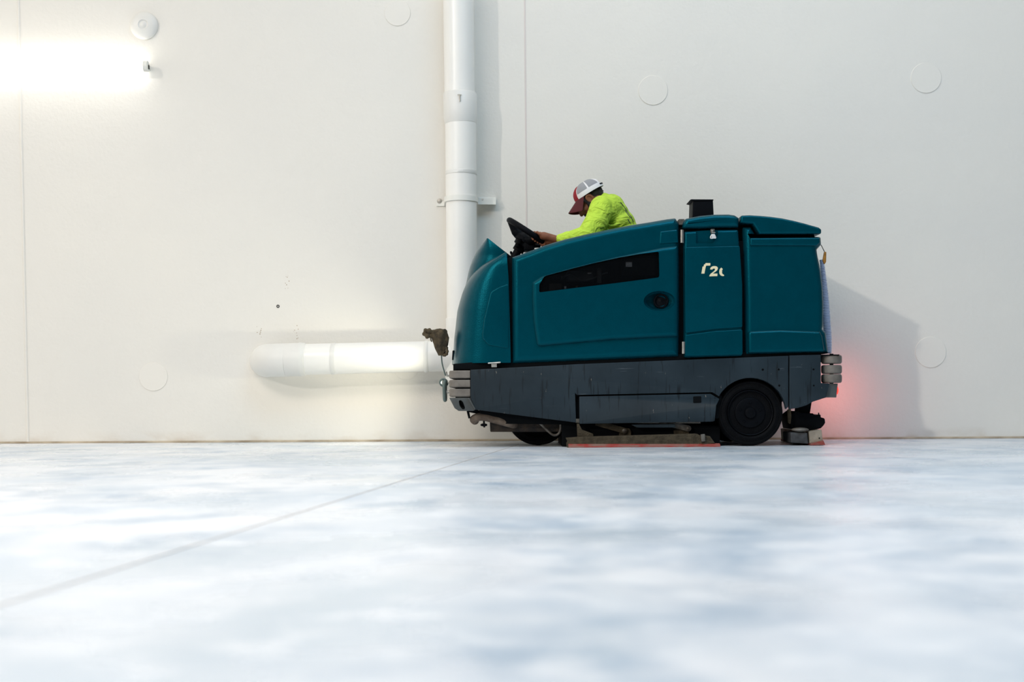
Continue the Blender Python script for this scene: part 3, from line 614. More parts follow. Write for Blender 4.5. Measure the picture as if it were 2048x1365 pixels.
# move the far rear wheel under the same axle (same X as the near one)
ax = U(wc[0], wc[1], YN + 0.03)
far = [o for o in S.children if o.name.startswith('tyre')][1]; dx = ax.x - U(wc[0], wc[1], YF - 0.14).x
far.location.x += dx
bm = bmesh.new(); tube(bm, [(ax.x, YN + 0.12, 0.207), (ax.x, YF - 0.12, 0.207)], 0.03, 16); link('axle', bm, 'gap', S)

# scrubbing gear in front ---------------------------------------------------
YB = YN + 0.10
bm = bmesh.new(); tube(bm, smooth_path([U(950, 842, YB + .08), U(948, 839, YB + .03), U(957, 834.5, YB), U(970, 834.5, YB), U(985, 838, YB), U(1003, 843, YB), U(1022, 848, YB + .02), U(1028, 850, YB + .06)]), 0.026, 16); link('front_guard_tube', bm, 'tan', S, angle=60)
panel('brush_frame', [(979.5, 843), (1030, 838), (1150, 846), (1150, 864), (1016, 864.5), (980.5, 864.5)], YN + 0.15, YN + 0.26, 'rust', S, r=0.004, rad=2, Yref=YN + 0.15)
panel('brush_frame', [(956, 813, 2), (1030, 822), (1150, 842), (1150, 850), (1000, 848), (962, 832)], YN + 0.08, YN + 0.16, 'gap', S, r=0.004, rad=2, Yref=YN + 0.1)
panel('guard_hanger', [(933, 822), (937.5, 822), (940.5, 836.5), (937, 838.5)], YB, YB + 0.05, 'gap', S, r=0.002, rad=1, Yref=YB)
panel('guard_hanger', [(936, 822, 1), (951, 819, 1), (972, 827, 1), (962, 830, 1), (938, 825, 1)], YB + 0.02, YB + 0.06, 'gap', S, r=0.002, rad=1, Yref=YB)
bm = bmesh.new(); c_ = U(967.5, 850.5, YB)
tube(bm, [U(967.5, 836, YB), U(968.5, 855.5, YB)], 0.006, 8)
for k in range(5):
    a = 2 * math.pi * k / 5 + .2; cone(bm, c_, 0.010, c_ + Vector((math.cos(a) * 0.014, math.sin(a) * 0.014, 0)), 0.008)
link('adjuster_knob', bm, 'black', S)
bm = bmesh.new(); tube(bm, smooth_path([U(1072, 840, YB), U(1085, 852, YB), U(1101, 867, YB), U(1109, 871, YB), U(1117, 868, YB), U(1121, 858, YB), U(1120.5, 843, YB)]), 0.008, 10); link('water_line', bm, 'dullmetal', S)
# side squeegee
YQ = YN - 0.09
z0 = lambda x, y, Y: U(x, y, Y)
def slab(name, pts, y0, y1, m, parent=S, r=0.003, snap=True):
    poly = xz(fillet(pts, 1), y0); mn = min(p.y for p in poly)
    if snap:
        for p in poly: p.y += 0.001 - mn
    bm = bmesh.new(); prism(bm, poly, y0, y1, r, 2); return link(name, bm, m, parent)
panel('side_squeegee', [(1132.5, 877), (1160, 874.8), (1395, 868.5), (1401, 872), (1420, 873), (1431, 888), (1300, 892.5), (1135, 896.5), (1134, 888), (1136, 884)], YQ + 0.02, YN + 0.06, 'board', S, r=0.004, rad=1, Yref=YQ + 0.02)
bm = bmesh.new(); L_, R_ = U(1137, 897, YQ), U(1441, 891, YQ); pr = [(0.0, 0.0012), (0.006, 0.0012), (0.05, 0.016), (0.05, 0.026), (0.02, 0.022)]
rings(bm, [[(x, YQ + y, z * k) for y, z in pr] for x, k in ((L_.x, 1.0), (R_.x, 0.8))]); link('squeegee_blade', bm, 'red', S, angle=20)
panel('squeegee_clip', [(1401, 869.5), (1409, 868.5), (1410, 883), (1402, 884)], YQ + 0.0, YQ + 0.03, 'dullmetal', S, r=0.002, rad=1, Yref=YQ + 0.02)
panel('squeegee_bracket', [(1153.5, 848), (1158, 848), (1164, 860, 4), (1186, 868), (1188, 876), (1155, 877)], YN + 0.0, YN + 0.02, 'board', S, r=0.002, rad=1)
def arm(x0, y0, x1, y1, wd, ex):
    A, B = U(x0, y0, YN), U(x1, y1, YN); d = (B - A).normalized(); n = Vector((-d.z, 0, d.x)) * wd / F * YN
    poly = [Vector((p.x, p.z)) for p in (A - n, A + n)] + [Vector((B.x, B.z)) + Vector((math.cos(t), math.sin(t))) * n.length for t in [math.atan2(n.z, n.x) - math.pi * k / 8 for k in range(9)]]
    bm = bmesh.new(); prism(bm, poly, YN + 0.052, YN + 0.066, 0.002, 2); o = link('lift_arm', bm, 'board' if ex == 0 else 'dullmetal', S)
    bm = bmesh.new(); lathe(bm, B + Vector((0, 0.049, 0)), (0, 1, 0), [(0.013, 0.01), (0.013, 0), (0.008, -0.004), (0.0005, -0.005)], 16); link('pivot_bolt', bm, 'dullmetal', o)
arm(1193, 846, 1250, 862.5, 6.0, 0); arm(1322, 844, 1379, 858, 6.0, 1)
panel('pivot_bracket', [(1240, 867), (1253, 857), (1261, 858, 3), (1264.5, 864), (1264, 874), (1240, 875)], YN + 0.068, YN + 0.08, 'board', S, r=0.002, rad=1, Yref=YN)
panel('pivot_bracket', [(1350, 862), (1362, 856), (1382, 866), (1378, 872), (1351, 872)], YN + 0.068, YN + 0.08, 'board', S, r=0.002, rad=1, Yref=YN)
panel('scrub_deck', [(1262, 850), (1350, 849), (1352, 856), (1275, 856)], YN + 0.02, YN + 0.10, 'chassis', S, r=0.002, rad=1, Yref=YN)
slab('scrub_skirt', [(1124, 846), (1440, 848), (1440, 888), (1124, 890)], YN + 0.09, YF - 0.15, 'gap')

# rear squeegee and linkage
YL = YN + 0.22
panel('squeegee_post', [(1597, 812), (1624, 802), (1620, 828), (1618, 840), (1594, 840)], YL, YL + 0.10, 'gap', S, r=0.004, rad=2, Yref=YL)
panel('squeegee_mount', [(1575, 832, 3), (1588, 822, 4), (1598, 826), (1622, 827), (1628, 831), (1638, 829), (1638, 835), (1646, 837, 4), (1647, 846, 3), (1643, 852, 4), (1638, 857), (1616, 862), (1580, 858)], YL - 0.05, YL + 0.22, 'black', S, r=0.006, rad=2, Yref=YL)
bm = bmesh.new(); tube(bm, [U(1637.3, 826, YL), U(1637.6, 838, YL)], 0.004, 8); link('mount_pin', bm, 'black', S)
panel('linkage', [(1575, 820, 3), (1582, 818), (1583, 835), (1581, 850, 2), (1576, 846)], YN + 0.12, YN + 0.14, 'board', S, r=0.003, rad=1, Yref=YN + .12)
bm = bmesh.new(); c_ = U(1600, 860, YN + 0.10); ellipsoid(bm, c_, (0.055, 0.05, 0.014)); link('squeegee_wheel_guard', bm, 'roller', S)
slab('squeegee_side_block', [(1580.5, 865, 2), (1615, 866, 3), (1617, 888), (1582, 886)], YN + 0.07, YN + 0.30, 'inner', r=0.008, snap=False)
panel('rear_squeegee', [(1616, 863.5), (1641, 859.5), (1643.5, 882), (1617.5, 887)], YN + 0.07, YF + 0.0, 'skirt', S, r=0.003, rad=1, Yref=YN + .1)
bm = bmesh.new(); p_ = [U(1617.5, 887, YN + .1), U(1643, 881, YN + .1), U(1650, 888.5, YN + .06), U(1621, 893, YN + .06)]; b0 = Vector((0, 0, 0.0012 - p_[3].z))
poly = [Vector((p_[0].x, p_[0].z)), Vector((p_[1].x, p_[1].z)), Vector((p_[2].x, 0.004)), Vector((p_[3].x, 0.0012))]
prism(bm, poly, YN + 0.05, YF + 0.02, 0.001, 1); link('rear_squeegee_blade', bm, 'red', S)
bm = bmesh.new(); lathe(bm, U(1638.5, 877, YN + 0.07), (0, 1, 0), [(0.0045, 0.003), (0.0045, -0.002), (0.0005, -0.002)], 10); link('screw', bm, 'gap', S)

# tail lamp and headlights (they light the wall)
tl = U(1672, 781, YF - 0.1)
bm = bmesh.new(); lathe(bm, tl + Vector((-0.005, 0, 0)), (1, 0, 0), [(0.03, 0), (0.03, 0.012), (0.02, 0.018), (0.0005, 0.02)], 24); link('tail_lamp', bm, 'red_lens', S)
for yy in (YC - 0.17, YC + 0.17):
    bm = bmesh.new(); c_ = U(912, 711, YN + 0.3); c_.y = yy; lathe(bm, c_, (-1, 0, 0), [(0.03, -0.01), (0.03, 0.004), (0.0005, 0.008)], 24); link('headlight', bm, 'head_lens', S)
lamp('headlight_floor_beam', 'SPOT', (U(893, 0, YC).x, YC - 0.17, 0.42), 30, (1.0, 0.98, 0.88), aim=(-3.2, 7.3, 0.0), spot_size=R(75), spot_blend=0.9, shadow_soft_size=0.03)
hl = lamp('headlight_beam', 'SPOT', (U(893, 0, YC + .2).x, YC + 0.12, 0.47), 22, (1.0, 0.95, 0.76), aim=(-3.2, YW + 0.1, 0.34), spot_size=R(120), spot_blend=1.0, shadow_soft_size=0.03)
tlp = lamp('tail_beam', 'SPOT', (tl.x + 0.05, YF - 0.02, tl.z - 0.01), 3.2, (1.0, 0.16, 0.10), aim=(tl.x + 0.16, YW, tl.z - 0.03), spot_size=R(165), spot_blend=1.0, shadow_soft_size=0.04)

# corrugated hose, release cord and handle at the back
YH = YN + 0.2
hp = smooth_path([U(1643, 520, YH), U(1645.5, 540, YH), U(1648.5, 570, YH), U(1651, 600, YH), U(1653, 640, YH), U(1655.5, 680, YH), U(1655, 708, YH)], 4); bm = bmesh.new()
dens = []; tot = sum((hp[i + 1] - hp[i]).length for i in range(len(hp) - 1)); NR = 58
def along(P, s):
    for i in range(len(P) - 1):
        l = (P[i + 1] - P[i]).length
        if s <= l: return P[i].lerp(P[i + 1], s / l)
        s -= l
    return P[-1]
pp = [along(hp, tot * k / (NR * 4)) for k in range(NR * 4)]; rs = [0.013 + 0.011 * min(1, k / (NR * 2.5)) + 0.0032 * math.cos(2 * math.pi * k / 4) for k in range(NR * 4)]
tube(bm, pp, rs, 20); link('drain_hose', bm, 'hose', S, angle=80)
bm = bmesh.new(); tube(bm, [U(1642, 490, YN + .08), U(1645.5, 497, YN + .07), U(1649.5, 505, YN + .07)], 0.0022, 6); link('release_cord', bm, 'gap', S)
panel('cord_handle', [(1649, 503.5), (1653, 504), (1652.5, 524), (1649, 530), (1645.8, 521)], YN + 0.06, YN + 0.08, 'amber', S, r=0.004, rad=1.5, Yref=YN + .06)

# shackle and tie ring at the front
bm = bmesh.new(); c_ = U(887, 765.5, YC - .2); n = 24
tube(bm, [c_ + Vector((math.cos(2 * math.pi * k / n) * 0.021, 0.0, math.sin(2 * math.pi * k / n) * 0.021)) for k in range(n)], 0.0075, 10, closed=True); link('tie_ring', bm, 'chain', S)
bm = bmesh.new(); A = U(889.5, 770, YC - .2)
tube(bm, smooth_path([U(893, 765, YC - .2), U(890, 764, YC - .2) + Vector((0, -.015, 0)), U(889, 775, YC - .2) + Vector((0, -.02, 0)), U(889.5, 796, YC - .2) + Vector((0, -.012, 0)), U(890, 801, YC - .2), U(890.5, 796, YC - .2) + Vector((0, .012, 0)), U(890, 775, YC - .2) + Vector((0, .02, 0)), U(893, 768, YC - .2)]), 0.012, 12); link('tow_shackle', bm, 'chain', S, angle=60)
bm = bmesh.new(); tube(bm, [U(892, 784.5, YC - .2), U(902, 784.5, YC - .2)], 0.010, 12); link('tow_bolt', bm, 'metal', S); bm = bmesh.new(); tube(bm, [U(888, 765.5, YC - .2), U(903, 764, YC - .2)], 0.009, 12); link('tow_bolt', bm, 'metal', S); bm = bmesh.new(); tube(bm, [U(892, 744, YC - .2), U(894, 752, YC - .2), U(903, 752, YC - .2)], 0.007, 10); link('tow_bolt', bm, 'metal', S)
# whip wire with the rag on its tip
bm = bmesh.new(); wire = smooth_path([U(891, 752, YC - .2), U(888, 742, YC - .2), U(884, 726, YC - .2), U(882.5, 708, YC - .2), U(880, 685, YC - .2), U(874, 670, YC - .2)]); tube(bm, wire, 0.0042, 8); link('whip_wire', bm, 'chain', S)
bm = bmesh.new(); tube(bm, [U(976, 727, YN - .005), U(1001, 725.5, YN - .005)], 0.005, 8); box(bm, (U(979, 0, YN).x, YN - .004, U(985, 735, YN).z), (U(990, 0, YN).x, YN + .02, U(985, 727, YN).z), .002); link('fairing_latch', bm, 'metal', S)

# the rag: crumpled wrapped cloth
YG = YC - 0.2
rg = [((861, 657), (847, 664), 0), ]
rows = [(658.5, 872, 891), (662, 862, 894), (668, 860, 896), (675, 861.5, 897.5), (683, 864, 897.5), (691, 868, 896.5), (699, 871, 893), (706, 874, 892), (711, 877, 889)]
bm = bmesh.new(); RR = []
for j in range(41):
    t = j / 40 * (len(rows) - 1); i = min(int(t), len(rows) - 2); f = t - i
    y, xa, xb = [rows[i][k] * (1 - f) + rows[i + 1][k] * f for k in range(3)]
    c_ = U((xa + xb) / 2, y, YG); hw_ = (xb - xa) / 2 / F * YG; ring = []
    for k in range(48):
        a = 2 * math.pi * k / 48; fold = 1 + 0.10 * math.sin(5 * a + j * 0.14) + 0.10 * noise.noise(Vector((math.cos(a) * 2.2, math.sin(a) * 2.2, j * 0.16)))
        ring.append((c_.x + math.cos(a) * hw_ * (fold * 0.93), c_.y + math.sin(a) * hw_ * 0.8 * fold, c_.z + 0.006 * noise.noise(Vector((a, 3.1, j * 0.1)))))
    RR.append(ring)
rings(bm, RR)
# tied ear of cloth at the left, and a loose tail at the lower right
e0 = smooth_path([U(868, 666, YG - .02), U(860, 663, YG - .03), U(853, 662, YG - .02), U(850, 667, YG - .02), U(854, 672, YG - .03), U(861, 672, YG - .02)], 5); tube(bm, e0, [0.016 + 0.004 * math.sin(k * 1.3) for k in range(len(e0))], 12)
e1 = smooth_path([U(893, 695, YG - .02), U(894.5, 704, YG - .03), U(892, 710, YG - .02), U(886, 711, YG - .01)], 5); tube(bm, e1, [0.009 + 0.002 * math.sin(k * 1.7) for k in range(len(e1))], 10)
e2 = smooth_path([U(863, 672, YG - .03), U(861.5, 679, YG - .03), U(863.5, 684, YG - .03)], 4); tube(bm, e2, 0.004, 8)
tag(link('rag', bm, 'rag', origin=U(880, 712, YG), angle=50), 'dirty brown rag wrapped round the tip of the wire at the front of the machine', 'rag')

# steering wheel and column ---------------------------------------------------
YT = YC
A, B = U(1019, 441, YT), U(1097, 492, YT); c_ = (A + B) / 2; d = (B - A); rw = d.length / 2; d.normalize(); nrm = Vector((-d.z, 0, d.x)); nrm = nrm if nrm.z > 0 else -nrm
Yv = (Vector((0, 1, 0)) + Vector((0, 0, 1)) * 0.10).normalized(); Yv = (Yv - d * Yv.dot(d)).normalized(); nrm = d.cross(Yv); nrm = nrm if nrm.z > 0 else -nrm
bm = bmesh.new(); n = 64
tube(bm, [c_ + d * math.cos(2 * math.pi * k / n) * rw + Yv * math.sin(2 * math.pi * k / n) * rw for k in range(n)], 0.019, 14, closed=True)
sw = link('steering_wheel', bm, 'black', S, angle=60)
hub = c_ - nrm * 0.048
for k in range(3):
    a = 2 * math.pi * k / 3 + math.pi / 3 * 0; bm = bmesh.new(); e_ = c_ + d * math.cos(a + math.pi) * rw * 0.98 + Yv * math.sin(a + math.pi) * rw * 0.98
    chain(bm, [hub, (hub + e_) / 2 - nrm * 0.012, e_], [0.045, 0.034, 0.019]); link('spoke', bm, 'black', sw)
bm = bmesh.new(); lathe(bm, hub, nrm, [(0.045, -0.035), (0.065, -0.02), (0.068, 0.01), (0.05, 0.03), (0.03, 0.036), (0.001, 0.036)], 32); link('wheel_hub', bm, 'black', sw)
base_ = U(1026, 518, YT); bm = bmesh.new(); dd = (base_ - hub).normalized()
tube(bm, [hub - nrm * 0.0, hub + dd * 0.05, hub + dd * 0.05, hub + dd * 0.09, hub + dd * 0.09, base_], [0.055, 0.052, 0.038, 0.038, 0.026, 0.024], 20); link('steering_column', bm, 'black', S)
bm = bmesh.new(); tube(bm, [U(1039, 478, YT - .06), U(1037.5, 488, YT - .06)], 0.014, 12); tube(bm, [U(1035, 488, YT - .05), U(1034, 494, YT - .05)], 0.016, 10); link('tilt_lever', bm, 'gap', S)
bm = bmesh.new(); box(bm, (U(1045, 0, YT).x, YT - .07, U(1045, 503, YT).z), (U(1066, 0, YT).x, YT + .07, U(1045, 488, YT).z), .006); cone(bm, U(1050, 492, YT - .05), .018, U(1078, 492, YT - .05), .012); link('column_shroud', bm, 'black', S)
bm = bmesh.new(); chain(bm, [U(1031, 514, YT), U(1023, 509, YT), U(1022, 505, YT)], [0.007, 0.006, 0.008]); link('parking_lever', bm, 'black', S)

# seat and cab floor
sx0 = U(1215, 0, YC).x; sx1 = U(1335, 0, YC).x
bm = bmesh.new(); box(bm, (sx0 - 0.02, YC - 0.21, 0.86), (sx1 - .02, YC + 0.21, 0.965), 0.03); st = link('seat_cushion', bm, 'black', S)
bm = bmesh.new(); box(bm, (sx1 - 0.06, YC - 0.20, 0.92), (sx1 + .04, YC + 0.20, 1.28), 0.03); link('seat_backrest', bm, 'black', S)
bm = bmesh.new(); box(bm, (sx0 + .02, YC - 0.16, 0.60), (sx1, YC + 0.16, 0.865), 0.01); link('seat_base', bm, 'gap', S)
bm = bmesh.new(); box(bm, (U(1030, 0, YN).x, YN + 0.2, 0.575), (U(1350, 0, YN).x, YF - 0.2, 0.605)); link('cab_floor', bm, 'gap', S)

# ---------------------------------------------------------------- the driver
PM = 306.6; YD = YC
hip = Vector((U(1290, 0, YD).x - 0.02, YD, 1.07))
DR = empty('person', (hip.x, YD, 0.965), 'person in a lime long-sleeved shirt and trucker cap, bent over the steering wheel', 'person')
def D(x, y, dy=0.0): return U(x, y, YD + dy)
pitch = R(50); fw = Vector((-math.cos(pitch), 0, -math.sin(pitch))); up = Vector((-math.sin(pitch), 0, math.cos(pitch))); lt_ = Vector((0, -1, 0))
hc = D(1174.5, 399)
HS = 0.93
rot_head = Matrix((fw, lt_, up)).transposed()
def hp_(a, b, c): return hc + (fw * a + lt_ * b + up * c) * HS
bm = bmesh.new()
ellipsoid(bm, hp_(-0.018, 0, 0.008), (0.090, 0.076, 0.084), rot_head, 28)      # cranium
ellipsoid(bm, hp_(0.040, 0, -0.045), (0.056, 0.062, 0.078), rot_head, 24)      # face
ellipsoid(bm, hp_(0.056, 0, -0.100), (0.030, 0.036, 0.024), rot_head, 18)      # chin
cone(bm, hp_(0.085, 0, 0.002), 0.010, hp_(0.108, 0, -0.038), 0.0135)           # nose
for s in (-1, 1):
    ellipsoid(bm, hp_(0.101, 0.012 * s, -0.042), (0.009, 0.008, 0.007), rot_head, 12)
    ellipsoid(bm, hp_(0.074, 0.030 * s, 0.004), (0.014, 0.024, 0.008), rot_head, 12)   # brow
    ellipsoid(bm, hp_(0.062, 0.045 * s, -0.035), (0.026, 0.018, 0.018), rot_head, 12)  # cheek
    ellipsoid(bm, hp_(0.028, 0.052 * s, -0.082), (0.034, 0.014, 0.018), rot_head, 12)  # jaw
ellipsoid(bm, hp_(0.090, 0, -0.068), (0.011, 0.022, 0.006), rot_head, 12); ellipsoid(bm, hp_(0.086, 0, -0.078), (0.011, 0.018, 0.006), rot_head, 12)
# ears with a hollow rim
for s in (-1, 1):
    e = [hp_(-0.004 + 0.019 * math.cos(t), 0.082 * s + 0.006 * s * math.cos(t) * -1, -0.016 + 0.031 * math.sin(t) * (1 if math.sin(t) > 0 else 0.9)) for t in [R(a) for a in range(-60, 250, 22)]]
    chain(bm, e, [0.0062] * len(e)); ellipsoid(bm, hp_(-0.002, 0.076 * s, -0.018), (0.014, 0.006, 0.024), rot_head, 12); ellipsoid(bm, hp_(0.006, 0.078 * s, -0.044), (0.008, 0.006, 0.009), rot_head, 10)
# neck and torso
nb = D(1211, 412); chain(bm, [hp_(-0.035, 0, -0.045), nb], [0.062, 0.066])
sp_ = [D(1222, 426), D(1236, 448), D(1250, 474), D(1268, 500), Vector((hip.x, YD, hip.z))]
for p, (ry, rx) in zip(sp_, [(0.14, 0.070), (0.15, 0.078), (0.14, 0.080), (0.14, 0.08), (0.15, 0.09)]):
    axd = Matrix.Rotation(R(40), 3, 'Y'); ellipsoid(bm, p + Vector((-0.008, 0, -0.012)), (rx, ry, 0.09), axd, 20)
handN = D(1090, 483, -0.13); handF = D(1088, 488, 0.16)
arms = []
for s, hnd, el, sh in ((-1, handN, D(1174, 472, -0.235), D(1204, 416, -0.175)), (1, handF, D(1165, 490, 0.215), D(1206, 418, 0.17))):
    wr_ = hnd + (el - hnd).normalized() * 0.085
    chain(bm, [sh, el], [0.052, 0.042]); chain(bm, [el, wr_], [0.042, 0.026]); chain(bm, [wr_, hnd + (wr_ - hnd) * 0.35], [0.024, 0.030]); arms.append((s, sh, el, wr_, hnd))
    # palm and fingers closed round the rim
    pd = (hnd - wr_).normalized(); rimp = hnd
    ang = math.asin(max(-0.95, min(0.95, (hnd.y - YD) / rw)))
    rc = c_ + d * math.cos(ang) * rw + Yv * math.sin(ang) * rw; tang = (-d * math.sin(ang) + Yv * math.cos(ang)); rad_ = (d * math.cos(ang) + Yv * math.sin(ang))
    palm = rc + rad_ * 0.018 + nrm * 0.030
    chain(bm, [wr_, palm + rad_ * 0.02], [0.025, 0.027])
    for k, (off, sc) in enumerate(((-0.030, 0.90), (-0.010, 1.0), (0.010, 0.95), (0.029, 0.80))):
        b0 = rc + tang * off + rad_ * 0.026 + nrm * 0.027
        chain(bm, [palm + tang * off * 0.8 + rad_ * 0.02, b0, rc + tang * off + nrm * 0.029 - rad_ * 0.006 * sc, rc + tang * off - rad_ * 0.028 * sc + nrm * 0.008, rc + tang * off - rad_ * 0.022 - nrm * 0.020 * sc, rc + tang * off + rad_ * 0.002 - nrm * 0.027 * sc], [0.012, 0.0105, 0.0098, 0.0092, 0.0085, 0.0075])
    th = tang * (-s) * -1
    chain(bm, [palm + tang * 0.03 * s * -1, rc + tang * -0.048 * s + rad_ * 0.016 + nrm * 0.020, rc + tang * -0.052 * s + rad_ * 0.024 - nrm * 0.006, rc + tang * -0.046 * s + rad_ * 0.006 - nrm * 0.024], [0.014, 0.0115, 0.0105, 0.0090])
# legs (inside the cab)
for s in (-1, 1):
    kn = Vector((U(1150, 0, YD).x, YD + 0.13 * s, 1.05)); an = Vector((kn.x - 0.10, YD + 0.12 * s, 0.70)); hj = Vector((hip.x - 0.02, YD + 0.085 * s, hip.z + 0.01))
    chain(bm, [hj, kn, an], [0.085, 0.062, 0.042]); chain(bm, [an, an + Vector((-0.02, 0, -0.045)), an + Vector((-0.14, 0, -0.058))], [0.04, 0.04, 0.03])
body = link('body', blend(bm, 0.0045, 5, 0.5), 'skin', DR, angle=80)
# shirt
bm = bmesh.new()
for p, (ry, rx) in zip([D(1218, 422), D(1227, 432), D(1238, 448), D(1250, 470), D(1264, 494), Vector((hip.x - 0.01, YD, hip.z + 0.07))], [(0.178, 0.092), (0.19, 0.108), (0.188, 0.116), (0.178, 0.116), (0.172, 0.118), (0.175, 0.125)]):
    ellipsoid(bm, p, (rx, ry, 0.10), Matrix.Rotation(R(40), 3, 'Y'), 24)
cone(bm, D(1207, 408), 0.073, D(1222, 424), 0.105)
for s, sh, el, wr_, hnd in arms:
    chain(bm, [sh + Vector((0.05, -0.05 * s, 0.0)), sh, sh.lerp(el, 0.5) + Vector((0.01, 0, -0.005)), el], [0.092, 0.080, 0.076, 0.068])
    e2 = wr_.lerp(el, 0.12); chain(bm, [el, el.lerp(e2, 0.5) + Vector((0, 0, -0.006)), e2], [0.068, 0.056, 0.036])
    # bunched cloth rings at elbow and cuff
    for f in (0.12, 0.3, 0.72, 0.88):
        q = el.lerp(e2, f); dr = (e2 - el).normalized(); u_, v_ = frame_of(dr); rq = 0.058 - 0.022 * f
        pts_ = [q + (u_ * math.cos(t) + v_ * math.sin(t)) * rq * 0.93 + dr * 0.012 * math.sin(t * 2 + f * 9) for t in [2 * math.pi * k / 14 for k in range(14)]]
        chain(bm, pts_, [0.0075] * 14)
    for f in (0.35, 0.6, 0.8):
        q = sh.lerp(el, f); dr = (el - sh).normalized(); u_, v_ = frame_of(dr)
        pts_ = [q + (u_ * math.cos(t) + v_ * math.sin(t)) * 0.066 * (1.05 - 0.1 * f) + dr * 0.03 * math.sin(t + f * 11) for t in [2 * math.pi * k / 16 for k in range(9)]]
        chain(bm, pts_, [0.0085] * 9)
# drag folds from the armpit across the ribs
for (p0, p1, p2) in (((1206, 446), (1220, 452), (1246, 447)), ((1207, 452), (1224, 464), (1252, 462)), ((1204, 440), (1212, 428), (1224, 416)), ((1205, 458), (1222, 474), (1250, 476)), ((1208, 444), (1224, 438), (1240, 424))):
    q = smooth_path([D(*p0, -0.150), D(*p1, -0.176), D(*p2, -0.168)], 5); chain(bm, q, [0.009] * len(q))
sh_o = link('shirt', blend(bm, 0.005, 6, 0.5), 'shirt', DR, angle=80)
# trousers
bm = bmesh.new()
for s in (-1, 1):
    kn = Vector((U(1150, 0, YD).x, YD + 0.13 * s, 1.05)); an = Vector((kn.x - 0.10, YD + 0.12 * s, 0.70)); hj = Vector((hip.x - 0.02, YD + 0.085 * s, hip.z + 0.01))
    chain(bm, [hj, kn, an], [0.098, 0.074, 0.055])
ellipsoid(bm, hip, (0.13, 0.18, 0.105))
link('trousers', blend(bm, 0.008), 'trousers', DR, angle=80)
# dark print on the back of the shirt
bm = bmesh.new()
for pth in ([(1238, 402, -.07), (1247, 413, -.075), (1254, 424, -.07), (1262, 433, -.07)], [(1249, 420, -.115), (1257, 431, -.11), (1265, 438, -.10), (1268, 444, -.09)], [(1255, 436, -.13), (1258, 442, -.135), (1262, 447, -.13)]):
    q = smooth_path([D(*p) for p in pth], 4)
    tube(bm, q, 0.0035, 6)
bm_print = bm

# project print on the shirt surface
from mathutils.bvhtree import BVHTree
me = sh_o.data; org = WORLD[sh_o.name]
bv = BVHTree.FromPolygons([v.co + org for v in me.vertices], [tuple(p.vertices) for p in me.polygons])
ctr_ = D(1235, 450)
bm_print.free(); bm = bmesh.new()
for pth in ([(1241, 405), (1248, 414), (1254, 423), (1261, 432), (1265, 437)], [(1250, 421), (1257, 431), (1264, 438), (1268, 446)], [(1255.5, 438), (1258, 443), (1262, 448)]):
    q = []
    for x, y in [((1 - f) * a[0] + f * b2[0], (1 - f) * a[1] + f * b2[1]) for a, b2 in zip(pth, pth[1:]) for f in (0, .25, .5, .75)]:
        o_ = Vector((0, 0, H)); dr = (U(x, y, YD) - o_).normalized(); hit = bv.ray_cast(o_, dr)
        if hit[0]: q.append(hit[0] - dr * 0.001)
        else:
            nn = bv.find_nearest(U(x, y, YD - 0.05)); q.append(nn[0])
    tube(bm, q, 0.0028, 6)
link('shirt_print', bm, 'print', sh_o)

# hair at the nape, sideburn and beard
bm = bmesh.new()
ellipsoid(bm, hp_(-0.052, 0, 0.004), (0.062, 0.079, 0.070), rot_head, 24); ellipsoid(bm, hp_(-0.072, 0, -0.030), (0.044, 0.066, 0.052), rot_head, 20)
ellipsoid(bm, hp_(-0.015, 0, 0.025), (0.085, 0.080, 0.062), rot_head, 24)
for s in (-1, 1): chain(bm, [hp_(0.03, 0.068 * s, 0.01), hp_(0.022, 0.069 * s, -0.03)], [0.013, 0.010])
for k in range(26):
    a = random.uniform(-1, 1); q = hp_(-0.095 - random.uniform(0, .02), 0.05 * a, random.uniform(-.04, .04)); cone(bm, q, 0.008, q + Vector((0.016, 0, -0.004 + random.uniform(-.008, .01))), 0.003, 8)
link('hair', blend(bm, 0.004, 2, 0.4), 'hair', DR, angle=80)
bm = bmesh.new()
for s in (-1, 1):
    chain(bm, [hp_(0.022, 0.066 * s, -0.03), hp_(0.026, 0.062 * s, -0.065), hp_(0.045, 0.046 * s, -0.095), hp_(0.070, 0.020 * s, -0.110), hp_(0.076, 0, -0.112)], [0.017, 0.026, 0.030, 0.029, 0.028])
    chain(bm, [hp_(0.05, 0.050 * s, -0.080), hp_(0.078, 0.030 * s, -0.092), hp_(0.084, 0.012 * s, -0.096)], [0.014, 0.012, 0.012])
    chain(bm, [hp_(0.098, 0.002 * s, -0.058), hp_(0.094, 0.022 * s, -0.064), hp_(0.082, 0.032 * s, -0.082)], [0.006, 0.006, 0.007])
link('beard', blend(bm, 0.0035, 3, 0.5), 'hair', DR, angle=80)

